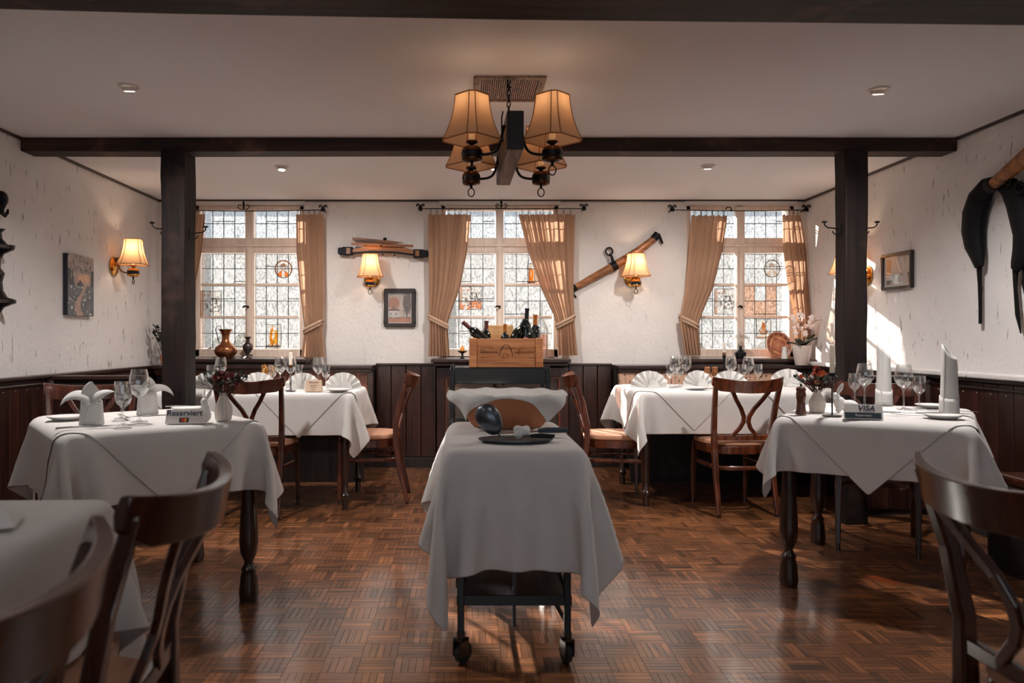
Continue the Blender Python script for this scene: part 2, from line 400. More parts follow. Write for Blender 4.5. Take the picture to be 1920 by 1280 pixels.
def paint(name, w, h, nx, ny, fn, mat='painted', parent=None, thick=0.0):
    # flat picture in the x-z plane facing -y, fn(u, v) -> sRGB 0..255, v up
    u = (np.arange(nx) + 0.5) / nx; v = (np.arange(ny) + 0.5) / ny
    U, V = np.meshgrid(u, v); C = np.clip(np.array(fn(U, V), dtype=float), 0, 255) / 255
    C = np.where(C <= 0.04045, C / 12.92, ((C + 0.055) / 1.055) ** 2.4)
    xs = np.linspace(-w / 2, w / 2, nx + 1); zs = np.linspace(-h / 2, h / 2, ny + 1)
    vs = [(x, 0, z) for z in zs for x in xs]; q = nx + 1
    fs = [(j * q + i, j * q + i + 1, (j + 1) * q + i + 1, (j + 1) * q + i) for j in range(ny) for i in range(nx)]
    me = bpy.data.meshes.new(name); me.from_pydata(vs, [], fs)
    a = me.attributes.new('col', 'FLOAT_COLOR', 'FACE')
    arr = np.ones((ny * nx, 4)); arr[:, :3] = np.moveaxis(C, 0, -1).reshape(-1, 3); a.data.foreach_set('color', arr.ravel())
    me.materials.append(MATS[mat]); me.update()
    return link(name, me, parent)
def vnoise(U, V, f, seed=0):
    r = np.random.RandomState(seed); g = r.rand(int(f) + 3, int(f) + 3); x = U * f; y = V * f
    i = x.astype(int); j = y.astype(int); fx = x - i; fy = y - j
    return (g[j, i] * (1 - fx) + g[j, i + 1] * fx) * (1 - fy) + (g[j + 1, i] * (1 - fx) + g[j + 1, i + 1] * fx) * fy
def lay(c, m, col):
    for k in range(3): c[k] = np.where(m, col[k] if np.ndim(col[k]) == 0 else col[k], c[k])

# ================================================================== STRUCTURE
XL, XR, YB, ZC, YR = -2.73, 3.00, 6.71, 2.36, -3.0
WINS = [(-1.929, 0.485), (0.293, 0.52), (2.43, 0.48)]      # centre x, half width
WZ0, WZ1 = 0.965, 2.325
# back wall with three openings
w = MB(); edges = [XL - 0.25]
for cx, hw in WINS: edges += [cx - hw, cx + hw]
edges.append(XR + 0.25)
for i in range(len(edges) - 1):
    if i % 2 == 0: w.lo((edges[i], YB, 0), (edges[i + 1], YB + 0.28, ZC + 0.1))
    else: w.lo((edges[i], YB, 0), (edges[i + 1], YB + 0.28, WZ0)); w.lo((edges[i], YB, WZ1), (edges[i + 1], YB + 0.28, ZC + 0.1))
wall_back = struct('wall_back', w, 'wall_smooth')
wall_left = struct('wall_left', MB().lo((XL - 0.25, YR, 0), (XL, YB, ZC + 0.1)), 'wall')
wall_right = struct('wall_right', MB().lo((XR, YR, 0), (XR + 0.25, YB, ZC + 0.1)), 'wall')
w = MB().lo((XL - 0.25, YR - 0.25, 0), (XR + 0.25, YR, 0.85)).lo((XL - 0.25, YR - 0.25, 2.2), (XR + 0.25, YR, ZC + 0.1))
for x0, x1 in ((XL - 0.25, -2.3), (-1.0, -0.5), (0.8, 1.3), (2.6, XR + 0.25)): w.lo((x0, YR - 0.25, 0.85), (x1, YR, 2.2))  # openings added to the unseen rear wall to let in sky fill
struct('wall_rear', w, 'wall')
struct('ceiling', MB().lo((XL - 0.25, YR - 0.25, ZC), (XR + 0.25, YB + 0.28, ZC + 0.15)), 'ceiling')
floor = struct('floor', MB().lo((XL - 0.25, YR - 0.25, -0.12), (XR + 0.25, YB + 0.28, -0.0035)), 'parquet_gap')
# ceiling edge mouldings
struct('trim_1', MB().lo((XL, YR, ZC - 0.018), (XL + 0.014, YB, ZC)), 'trim')
struct('trim_2', MB().lo((XR - 0.014, YR, ZC - 0.018), (XR, YB, ZC)), 'trim')
struct('trim_3', MB().lo((XL, YB - 0.014, ZC - 0.015), (XR, YB, ZC)), 'trim')
# outside: street, hedge and the house across it
st = struct('ground_outside', MB().lo((-14, YB + 0.3, -0.6), (16, 16, -0.5)), 'pavement')
ho = thing('house', 'pale plastered house across the street, blurred behind the window glass', 'house', (1.0, 14.0, -0.5))
part('house_wall', MB().lo((-14, 0, 0), (14, 1.5, 3.35)), 'facade', ho)
part('house_cornice', MB().lo((-14.1, -0.15, 3.25), (14.1, 1.6, 3.4)), 'facade', ho)
def hedge_mb():
    m = MB(); r = random.Random(3)
    for i in range(90): m.ball((r.uniform(-0.75, 0.75), r.uniform(-0.15, 0.15), r.uniform(0.05, 1.62)), r.uniform(0.06, 0.13), 6)
    return m
for i, (hx_, lb) in enumerate([(-1.9, 'dim clipped hedge outside the window with the copper vase'), (2.5, 'dim clipped hedge outside the window with the oil lamp')]):
    hd = thing('hedge', lb, 'hedge', (hx_, 7.75, -0.5), 0, 'hedges outside'); part('foliage', hedge_mb, 'hedge', hd, key='hedge', kind='stuff')
# beams and posts
bm_ = MB().bar([(XL, 4.705, 2.32), (-1.8, 4.70, 2.318), (0, 4.708, 2.322), (1.5, 4.70, 2.318), (XR, 4.705, 2.319)], [0.15, 0.146, 0.152, 0.147, 0.15], [0.086, 0.09, 0.084, 0.088, 0.086])
struct('ceiling_beam_1', bm_, 'beam', bevel=0.008)
bm_ = MB().bar([(XL, 2.51, 2.335), (-1, 2.51, 2.308), (0.2, 2.51, 2.297), (1.2, 2.50, 2.291), (XR, 2.50, 2.279)], [0.22, 0.225, 0.22, 0.222, 0.22], [0.075, 0.115, 0.137, 0.152, 0.172])
struct('ceiling_beam_2', bm_, 'beam', bevel=0.01)
def post(name, x0, x1, y0, y1, seed):
    r = random.Random(seed); n = 14; pts = []; ws = []; hs = []
    for k in range(n + 1):
        z = 2.29 * k / n; pts.append(((x0 + x1) / 2 + r.uniform(-.003, .003), (y0 + y1) / 2, z)); ws.append(x1 - x0 + r.uniform(-.006, .006)); hs.append(y1 - y0 + r.uniform(-.006, .006))
    return struct(name, MB().bar(pts, ws, hs, up=(0, 1, 0)), 'post', bevel=0.008)
post('post_1', -1.858, -1.713, 4.60, 4.795, 1); post('post_2', 2.30, 2.437, 4.60, 4.735, 2)

# ------------------------------------------------------------------ parquet: basket weave of five strips
SQ = 0.124; NSTR = 5; SW = SQ / NSTR
def strip_mb():
    m = MB(); x, y = SQ / 2 - 0.0002, SW / 2 - 0.0002; b = 0.0005
    vs = [(-x, -y, -0.004), (x, -y, -0.004), (x, y, -0.004), (-x, y, -0.004), (-x + b, -y + b, 0), (x - b, -y + b, 0), (x - b, y - b, 0), (-x + b, y - b, 0)]
    return m.add(vs, [(4, 5, 6, 7), (0, 1, 5, 4), (1, 2, 6, 5), (2, 3, 7, 6), (3, 0, 4, 7)])
TONES = [0.34, 0.46, 0.58, 0.68, 0.78, 0.88, 1.0, 1.14, 1.32, 1.55]
def strip_mesh(k):
    me = strip_mb().mesh('parquet_strip', 'parquet'); a = me.attributes.new('tone', 'FLOAT', 'FACE'); a.data.foreach_set('value', [TONES[k]] * len(me.polygons)); return me
SM = [strip_mesh(k) for k in range(10)]
rest_v = []; rest_f = []; rest_t = []; base = strip_mb(); BV = np.array(base.v); r = random.Random(11); cands = []
nx_ = int((XR - XL) / SQ) + 1; ny_ = int((YB - 1.2) / SQ) + 1
for i in range(nx_):
    for j in range(ny_):
        cx, cy = XL + (i + 0.5) * SQ, 1.2 + (j + 0.5) * SQ
        bt = r.gauss(5, 1.3)
        px, py = VX + cx * F / cy, VY + H * F / cy
        near = (1085 < py < 1275) and ((560 < px < 770) or (900 < px < 1040 and py > 1190) or (1180 < px < 1440) or (1480 < px < 1720 and py > 1130))
        for s in range(NSTR):
            d = -SQ / 2 + (s + 0.5) * SW; hor = (i + j) % 2 == 0
            c = (cx, cy + d) if hor else (cx + d, cy)
            k = min(9, max(0, int(round(bt + r.gauss(0, 2.0)))))
            cands.append((near, cy, c, hor, k))
pick = sorted([q for q in cands if q[0]], key=lambda q: q[1])[:300]; ids = set(id(q) for q in pick)
for q in cands:
    _, cy, c, hor, k = q
    if id(q) in ids: link('parquet_strip', SM[k], floor, loc=(c[0], c[1], 0), rot=(0, 0, 0 if hor else PI / 2))
    else:
        o_ = len(rest_v); B = BV if hor else np.stack([-BV[:, 1], BV[:, 0], BV[:, 2]], 1)
        rest_v += (B + np.array([c[0], c[1], 0])).tolist()
        for f in base.f: rest_f.append(tuple(a + o_ for a in f)); rest_t.append(TONES[k])
me = bpy.data.meshes.new('parquet_strips'); me.from_pydata(rest_v, [], rest_f); me.attributes.new('tone', 'FLOAT', 'FACE').data.foreach_set('value', rest_t)
me.materials.append(MATS['parquet']); link('parquet_strips', me, floor, kind='stuff')

# ------------------------------------------------------------------ wainscot
def planks_x(parent, x0, x1, y, z0, z1, wd=0.118, mat='wainscot', nails=True, face=-1, th=0.016):
    n = max(1, round((x1 - x0) / wd)); d = (x1 - x0) / n
    for i in range(n):
        a = x0 + i * d + 0.003; b = x0 + (i + 1) * d - 0.003
        yy = y + face * (0.001 * (i % 2))
        p = part('plank', MB().lo((-(b - a) / 2, -th / 2, -(z1 - z0) / 2), ((b - a) / 2, th / 2, (z1 - z0) / 2)), mat, parent, bevel=0.003, key=('plkx', round(b - a, 4), round(z1 - z0, 4), mat, th), loc=((a + b) / 2, yy, (z0 + z1) / 2))
        if nails: part('nail', lambda: MB().ball((0, 0, 0), (0.005, 0.003, 0.005), 8), 'iron', p, smooth=True, key='nailx', loc=(0, -th / 2, (z1 - z0) / 2 - 0.055))
def planks_y(parent, y0, y1, x, z0, z1, sgn, wd=0.12):
    n = max(1, round((y1 - y0) / wd)); d = (y1 - y0) / n
    for i in range(n):
        a = y0 + i * d + 0.003; b = y0 + (i + 1) * d - 0.003
        p = part('plank', MB().lo((-0.008, -(b - a) / 2, -(z1 - z0) / 2), (0.008, (b - a) / 2, (z1 - z0) / 2)), 'wainscot', parent, bevel=0.003, key=('plky', round(b - a, 4), round(z1 - z0, 4)), loc=(x, (a + b) / 2, (z0 + z1) / 2))
        part('nail', lambda: MB().ball((0, 0, 0), (0.003, 0.006, 0.006), 8), 'steel', p, smooth=True, key='naily', loc=(sgn * 0.008, 0, (z1 - z0) / 2 - 0.06))
def backing(name, a, b, parent): part(name, MB().lo(a, b), 'wood_backing', parent)
backing('wainscot_backing', (XL, YB - 0.012, 0), (XR, YB, 0.9), wall_back)
planks_x(wall_back, -0.80, -0.27, YB - 0.024, 0.09, 0.895); planks_x(wall_back, 0.90, 1.28, YB - 0.024, 0.09, 0.895)
backing('wainscot_backing', (XL, 1.0, 0), (XL + 0.012, YB, 0.88), wall_left); planks_y(wall_left, 2.2, 6.38, XL + 0.024, 0.09, 0.875, 1)
backing('wainscot_backing', (XR - 0.012, 1.0, 0), (XR, YB, 0.88), wall_right); planks_y(wall_right, 2.2, 6.38, XR - 0.024, 0.09, 0.875, -1)
struct('trim_4', MB().lo((-0.80, YB - 0.05, 0.895), (-0.3, YB, 0.915)).lo((0.9, YB - 0.05, 0.895), (1.28, YB, 0.915)), 'trim', bevel=0.004)
def rail_profile(sg, x):
    m = MB(); m.lo((x, 1.0, 0.878), (x + sg * 0.055, YB, 0.902)); m.lo((x, 1.0, 0.835), (x + sg * 0.04, YB, 0.852)); return m
struct('trim_5', rail_profile(1, XL), 'trim', bevel=0.005); struct('trim_6', rail_profile(-1, XR), 'trim', bevel=0.005)
struct('trim_7', MB().lo((XR - 0.085, 3.0, 0.903), (XR, YB, 0.935)), 'wall', bevel=0.008)
struct('baseboard_back', MB().lo((XL, YB - 0.045, 0), (XR, YB, 0.085)), 'black_wood', bevel=0.004)
struct('baseboard_left', MB().lo((XL, 1.0, 0), (XL + 0.045, YB, 0.085)), 'black_wood', bevel=0.004)
struct('baseboard_right', MB().lo((XR - 0.045, 1.0, 0), (XR, YB, 0.085)), 'black_wood', bevel=0.004)
# dark window sills
for i, (cx, hw, d0) in enumerate([(-1.929, 0.56, 6.50), (0.293, 0.60, 6.47), (2.40, 0.60, 6.50)]):
    struct('trim_%d' % (8 + i), MB().lo((cx - hw, d0, 0.925), (min(cx + hw, XR - 0.001), YB + 0.05, 0.957)).lo((cx - hw + 0.02, d0 + 0.025, 0.895), (min(cx + hw - 0.02, XR - 0.002), YB, 0.924)), 'trim', bevel=0.006)

# ------------------------------------------------------------------ windows
def build_window(idx, cx, hw, tints, pictures):
    w0 = bpy.data.objects.new('window_%d' % idx, None); COL.objects.link(w0); w0.location = (cx, YB + 0.02, 0); w0['kind'] = 'structure'
    w0['label'] = ['leaded casement window behind the copper vase', 'leaded casement window behind the wine crate', 'leaded casement window behind the oil lamp'][idx - 1]
    zb, zt = WZ0 + 0.005, WZ1 - 0.012; fw = 0.042; zr0, zr1 = 1.925, 2.005        # transom
    m = MB(); m.lo((-hw, 0, zb), (-hw + fw, 0.07, zt)); m.lo((hw - fw, 0, zb), (hw, 0.07, zt)); m.lo((-hw, 0, zb), (hw, 0.07, zb + 0.07)); m.lo((-hw, 0, zt - 0.04), (hw, 0.07, zt))
    part('frame', m, 'window_frame', w0, bevel=0.006)
    part('transom', MB().lo((-hw + fw, -0.012, zr0 - 0.03), (hw - fw, 0.07, zr1 + 0.02)).lo((-hw + fw, -0.028, zr0 + 0.02), (hw - fw, -0.012, zr0 + 0.045)), 'window_frame', w0, bevel=0.006)
    part('mullion', MB().lo((-0.035, -0.02, zb + 0.02), (0.035, 0.065, zt - 0.01)).lo((-0.016, -0.04, zb + 0.05), (0.016, -0.02, zr0)), 'window_frame', w0, bevel=0.006)
    part('lintel_board', MB().lo((-hw - 0.02, -0.035, zt), (hw + 0.02, -0.021, zt + 0.035)), 'frame_white', w0, bevel=0.004)
    part('handle', MB().lathe([(0.004, 0), (0.008, 0.006), (0.008, 0.018), (0.004, 0.024)], 10, (0, -0.045, 1.40)).tube(bez((0, -0.055, 1.41), (-0.02, -0.066, 1.425), (-0.035, -0.066, 1.415), (-0.045, -0.062, 1.405), 6), [0.006, 0.007, 0.008, 0.009, 0.008, 0.006, 0.004], 8), 'iron', w0, smooth=True)
    secs = [(zr1 + 0.022, zt - 0.045, 0)]
    z0 = zb + 0.075; z1 = zr0 - 0.035; hgt = (z1 - z0 - 2 * 0.022) / 3
    secs += [(z0 + k * (hgt + 0.022), z0 + k * (hgt + 0.022) + hgt, 1) for k in (2, 1, 0)]
    for s in (-1, 1):
        xa, xb = (0.042, hw - fw - 0.008) if s > 0 else (-hw + fw + 0.008, -0.042)
        for k in range(2):
            zz = secs[k + 2][1]; part('glazing_bar', MB().lo((xa, 0.01, zz), (xb, 0.05, zz + 0.022)), 'window_frame', w0, bevel=0.004)
        for si, (za, zc, _) in enumerate(secs):
            lead = MB(); colw = (xb - xa) / 4; sp = random.Random(idx * 100 + si * 10 + s); split = sp.random() < 0.7
            zm = (za + zc) / 2 + (0.0 if si else 0.01)
            for q in range(1, 4): lead.lo((xa + q * colw - 0.0025, 0.026, za), (xa + q * colw + 0.0025, 0.034, zc))
            lead.lo((xa, 0.026, zm - 0.0025), (xb, 0.034, zm + 0.0025))
            qa = sp.randint(0, 3); zx = za + 0.018 if sp.random() < 0.5 else zm + 0.02
            lead.lo((xa + qa * colw, 0.026, zx - 0.0025), (xa + (qa + 1 + (qa < 3)) * colw, 0.034, zx + 0.0025))
            part('lead_came', lead, 'lead', w0)
            for q in range(4):
                for rr, (p0, p1) in enumerate(((za, zm), (zm, zc))):
                    tint = 'pane_orange' if (s, si, q, rr) in tints else 'pane'
                    part('pane', MB().lo((-colw / 2, -0.0015, -(p1 - p0) / 2), (colw / 2, 0.0015, (p1 - p0) / 2)), tint, w0, key=('pane', round(colw, 4), round(p1 - p0, 4), tint), loc=(xa + (q + 0.5) * colw, 0.03, (p0 + p1) / 2))
    for (px, py, pw, ph, fn, rnd, lb) in pictures:
        c = at(px, py, YB + 0.02); ww, hh = pw * YB / F, ph * YB / F
        if rnd:
            pic = paint('stained_roundel', ww, hh, 36, 36, fn, 'pane_paint', w0)
            bm = bmesh.new(); bm.from_mesh(pic.data)
            bmesh.ops.delete(bm, geom=[f for f in bm.faces if (f.calc_center_median().x / (ww / 2)) ** 2 + (f.calc_center_median().z / (hh / 2)) ** 2 > 1], context='FACES'); bm.to_mesh(pic.data); bm.free()
            pic.location = (c.x - cx, 0.018, c.z); pic['label'] = lb
            part('lead_ring', MB().tube([(ww / 2 * math.cos(t * PI / 16), 0, hh / 2 * math.sin(t * PI / 16)) for t in range(32)], 0.0035, 6, closed=True), 'lead', pic, smooth=True)
        else:
            pic = paint('stained_panel', ww, hh, 30, 34, fn, 'pane_paint', w0); pic.location = (c.x - cx, 0.018, c.z); pic['label'] = lb
            part('lead_border', MB().lo((-ww / 2, -0.003, -hh / 2 - 0.002), (ww / 2, 0.003, -hh / 2 + 0.002)).lo((-ww / 2, -0.003, hh / 2 - 0.002), (ww / 2, 0.003, hh / 2 + 0.002)).lo((-ww / 2 - 0.002, -0.003, -hh / 2), (-ww / 2 + 0.002, 0.003, hh / 2)).lo((ww / 2 - 0.002, -0.003, -hh / 2), (ww / 2 + 0.002, 0.003, hh / 2)), 'lead', pic)
    return w0
def p_white(U): return [np.full_like(U, 235.), np.full_like(U, 232.), np.full_like(U, 228.)]
def pic_bust(orange=True):
    def fn(U, V):
        c = p_white(U); o = (232, 130, 70) if orange else (214, 190, 170)
        lay(c, (U - .5) ** 2 + (V - .5) ** 2 > .2, o)
        lay(c, ((U - .48) / .34) ** 2 + ((V - .08) / .34) ** 2 < 1, o); lay(c, (abs(U - .5) < .07) & (V < .42), (240, 232, 226))
        lay(c, ((U - .5) / .12) ** 2 + ((V - .58) / .17) ** 2 < 1, (236, 214, 200)); lay(c, ((U - .5) / .2) ** 2 + ((V - .74) / .08) ** 2 < 1, (196, 150, 128) if orange else (190, 168, 152))
        ring = abs(((U - .5) / .12) ** 2 + ((V - .58) / .17) ** 2 - 1) < .16; lay(c, ring, (120, 90, 80)); return c
    return fn
def pic_street(warm):
    def fn(U, V):
        c = p_white(U); t = vnoise(U, V, 17, 3); t2 = vnoise(U, V, 7, 4)
        lay(c, (U < .14) & (V < .9), (206, 164, 140)); lay(c, (V > .45) & (V < .75) & (U > .2) & (U < .9) & (t > .55), (120, 110, 108))
        lay(c, (V < .55) & (V > .2) & (U > .25) & (t > .62), (150, 140, 138)); lay(c, (V < .35) & (t * .6 + t2 * .4 < warm * .75), (230, 150, 110)); lay(c, (V > .3) & (t2 > .62) & (t > .5), (206, 190, 180)); lay(c, (V > .8) & (t > .7), (220, 170, 146)); return c
    return fn
def pic_monk(U, V):
    c = p_white(U); lay(c, ((U - .4) / .16) ** 2 + ((V - .42) / .42) ** 2 < 1, (232, 140, 40)); lay(c, ((U - .66) / .15) ** 2 + ((V - .4) / .34) ** 2 < 1, (240, 166, 60))
    lay(c, ((U - .48) / .08) ** 2 + ((V - .5) / .2) ** 2 < 1, (244, 226, 210)); lay(c, V < .07, (150, 110, 90)); lay(c, ((U - .42) / .07) ** 2 + ((V - .9) / .07) ** 2 < 1, (236, 190, 150)); return c
def pic_rider(U, V):
    c = p_white(U); lay(c, ((U - .5) / .13) ** 2 + ((V - .6) / .2) ** 2 < 1, (230, 130, 60)); lay(c, ((U - .5) / .3) ** 2 + ((V - .3) / .14) ** 2 < 1, (200, 150, 120)); lay(c, V < .1, (206, 160, 130)); lay(c, abs(V - U * .9 - .2) < .03, (120, 110, 108)); return c
build_window(1, *WINS[0], set(), [(530.5, 504, 32, 33, pic_bust(), True, 'round stained glass bust in orange'), (394, 570, 39, 50, pic_street(.3), False, 'painted street scene pane'), (512, 629, 28, 42, pic_monk, False, 'stained pane of two orange figures')])
build_window(2, *WINS[1], {(1, 1, 2, 0)}, [(882, 558, 42, 44, pic_street(.75), False, 'painted town scene pane with orange foreground'), (996, 512, 14, 36, pic_monk, False, 'stained pane of a figure in orange')])
build_window(3, *WINS[2], {(1, 2, 0, 0), (1, 2, 0, 1), (1, 2, 1, 0), (1, 2, 2, 0), (1, 2, 2, 1)}, [(1449, 503, 30, 32, pic_bust(False), True, 'round pale stained glass bust'), (1360, 565, 38, 48, pic_street(.3), False, 'painted square pane with small figures'), (1433, 615, 27, 38, pic_rider, False, 'stained pane of a rider in orange')])
# ================================================================== CURTAINS AND RODS
YC = 6.60
def curtain(label, keys, nf, seed, tie_py, sway=1, band_side=1):
    # keys: (py, x_left, x_right) from top to hem; pleats squeeze together where the curtain narrows
    r = random.Random(seed); kp = np.array(keys, float); top = at(kp[0, 1], kp[0, 0], YC)
    t = thing('curtain', label, 'curtain', (top.x, YC, 0), 0, 'beige curtains'); ph = r.uniform(0, 6)
    wts = np.cumsum([r.uniform(0.6, 1.5) for _ in range(nf)]); wts = np.concatenate([[0], wts / wts[-1]])
    def fn(u, v):
        py = kp[0, 0] + (kp[-1, 0] - kp[0, 0]) * v
        xl = np.interp(py, kp[:, 0], kp[:, 1]); xr = np.interp(py, kp[:, 0], kp[:, 2])
        k = np.interp(u, wts, np.arange(nf + 1)); tie = math.exp(-((py - tie_py) / 38.0) ** 2) if tie_py else 0
        amp = 0.011 + 0.010 * v - 0.006 * tie
        y = math.sin(2 * PI * k + ph) * amp + 0.006 * math.sin(9 * v + 5 * u + ph)
        x = xl + (xr - xl) * (u + 0.22 / nf * math.sin(4 * PI * k + ph))
        ruffle = 0.004 * math.sin(2 * PI * k * 3 + ph) if v < 0.03 else 0
        p = at(x, py, YC); return (p.x - top.x, y - 0.015 * tie, p.z + ruffle)
    part('drape', MB().grid(fn, nf * 14 + 1, 50), 'curtain', t, smooth=True)
    # dark braid along the inner edge
    e = 0.985 if band_side > 0 else 0.015
    part('edge_braid', MB().tube([Vector(fn(e, v / 60)) + Vector((0.0012 * math.sin(v * 1.9), -0.003, 0)) for v in range(2, 61)], 0.0022, 5), 'brown_cord', t)
    if tie_py:
        xl = np.interp(tie_py, kp[:, 0], kp[:, 1]); xr = np.interp(tie_py, kp[:, 0], kp[:, 2]); s = band_side
        xa, xb = (xl - 2, xr + 1) if s > 0 else (xl - 1, xr + 2)
        def bf(u, v, off=0.0):
            a = 2 * PI * u; x = (xa + xb) / 2 + (xb - xa) / 2 * -math.cos(a); yy = -0.045 * math.sin(a)
            p = at(x, tie_py, YC); f = (x - xa) / (xb - xa); hz = (1 - f if s > 0 else f)
            return (p.x - top.x, yy + (-off if yy < 0 else off), p.z + 0.052 * (hz - 0.5) * 1.7 + (v - 0.5) * 0.052)
        band = part('tieback', MB().grid(bf, 28, 5, wrap=True), 'curtain_band', t, smooth=True, solid=0.003)
        part('braid', MB().tube([bf(q / 56, 0.5 + 0.1 * (1 if q % 2 else -1), 0.004) for q in range(0, 29)], 0.0022, 5), 'brown_cord', band)
    nr = max(3, nf); ring = MB()
    for q in range(nr):
        px = kp[0, 1] + (kp[0, 2] - kp[0, 1]) * (q + 0.5) / nr; c = at(px, kp[0, 0] - 5, YC)
        rg = part('ring', lambda: MB().tube([(0.006 * math.cos(a * PI / 8), 0.018 * math.cos(a * PI / 8) * 0, 0.018 * math.sin(a * PI / 8)) for a in range(16)], 0.0018, 5, closed=True), 'iron_rod', t, smooth=True, key='cring', loc=(c.x - top.x, 0, c.z))
        rg.rotation_euler = (0, 0, r.uniform(-0.8, 0.8))
    return t
curtain('beige curtain tied back beside the window with the copper vase', [(402, 553, 605), (470, 554, 605), (540, 560, 606), (600, 568, 606), (616, 570, 604), (670, 563, 607)], 5, 1, 612, band_side=-1)
curtain('narrow beige curtain half hidden behind the dark timber post', [(402, 330, 387), (470, 331, 380), (530, 332, 368), (600, 331, 352), (668, 331, 358)], 5, 2, 600)
curtain('beige curtain tied back next to the framed church picture', [(402, 802, 881), (470, 803, 874), (540, 804, 861), (590, 804, 843), (608, 805, 838), (668, 803, 842)], 7, 3, 603)
curtain('sunlit beige curtain tied back next to the wooden swingletree', [(402, 973, 1076), (470, 990, 1075), (540, 1015, 1074), (590, 1038, 1076), (608, 1044, 1077), (666, 1046, 1083)], 8, 4, 603, band_side=-1)
curtain('beige curtain with rope-edged tieback beside the window with the oil lamp', [(404, 1297, 1363), (470, 1292, 1352), (540, 1286, 1336), (590, 1275, 1314), (608, 1274, 1308), (666, 1285, 1313)], 6, 5, 604)
curtain('beige curtain hanging behind the white orchids in the corner', [(403, 1467, 1500), (470, 1470, 1510), (540, 1478, 1516), (590, 1488, 1518), (640, 1490, 1518)], 4, 6, 0)
def scroll(m, c, s, sc):
    m.tube([Vector(c) + Vector((s * sc * x, 0, sc * z)) for x, z in [(0, 0), (.25, .75), (.5, 1.15), (.85, 1.35), (1.2, 1.2), (1.3, .85), (1.1, .6), (.85, .7), (.85, .9)]], [.0055 * sc / .02] * 3 + [.0045 * sc / .02] * 3 + [.0035 * sc / .02] * 3, 6)
def rod(label, x0, x1, py, xm, sag=0, ends=(True, True), fallen=False):
    a = at(x0, py, YC); b = at(x1, py, YC); t = thing('curtain_rod', label, 'curtain rod', (a.x, YC, a.z), 0, 'wrought iron curtain rods'); L = b.x - a.x
    part('bar', MB().tube([(L * k / 12, 0, -sag * 4 * (k / 12) * (1 - k / 12)) for k in range(13)], 0.0042, 8), 'iron', t, smooth=True)
    for on, x in ((ends[0], 0.02), (ends[1], L - 0.02)):
        if not on: continue
        m = MB(); scroll(m, (x, 0, 0.005), 1, 0.026); scroll(m, (x, 0, 0.005), -1, 0.026); m.box((x, 0, 0), (0.034, 0.02, 0.03)); m.tube([(x, 0, 0), (x, YB - YC, 0)], 0.006, 8)
        part('finial', m, 'iron', t, smooth=True)
    xm_ = at(xm, py, YC).x - a.x; m = MB()
    if fallen: m.tube([(xm_ - .03, 0, 0), (xm_ - .02, -.005, .02), (xm_ + .01, -.005, .02), (xm_ + .025, 0, -.002), (xm_, -.006, -.01), (xm_ + .02, 0, .004)], 0.005, 6)
    else:
        for s in (-1, 1): m.tube([(xm_ + s * x, -.004, z) for x, z in [(0, .0), (.03, .004), (.05, .02), (.045, .04), (.028, .042), (.022, .03)]], .0042, 6)
        m.lathe([(0.0, .085), (.009, .06), (.012, .045), (.006, .035), (.01, .028), (.004, 0)], 8, (xm_, -.004, 0))
    part('ornament', m, 'iron', t, smooth=True)
rod('wrought iron curtain rod with leaf finial above the copper vase window', 322, 610, 393, 457, 0.012, (False, True))
rod('wrought iron curtain rod with leaf finial above the wine crate', 784, 1099, 391, 940)
rod('wrought iron curtain rod with a slipped scroll above the oil lamp', 1256, 1516, 393, 1367, 0.010, fallen=True)

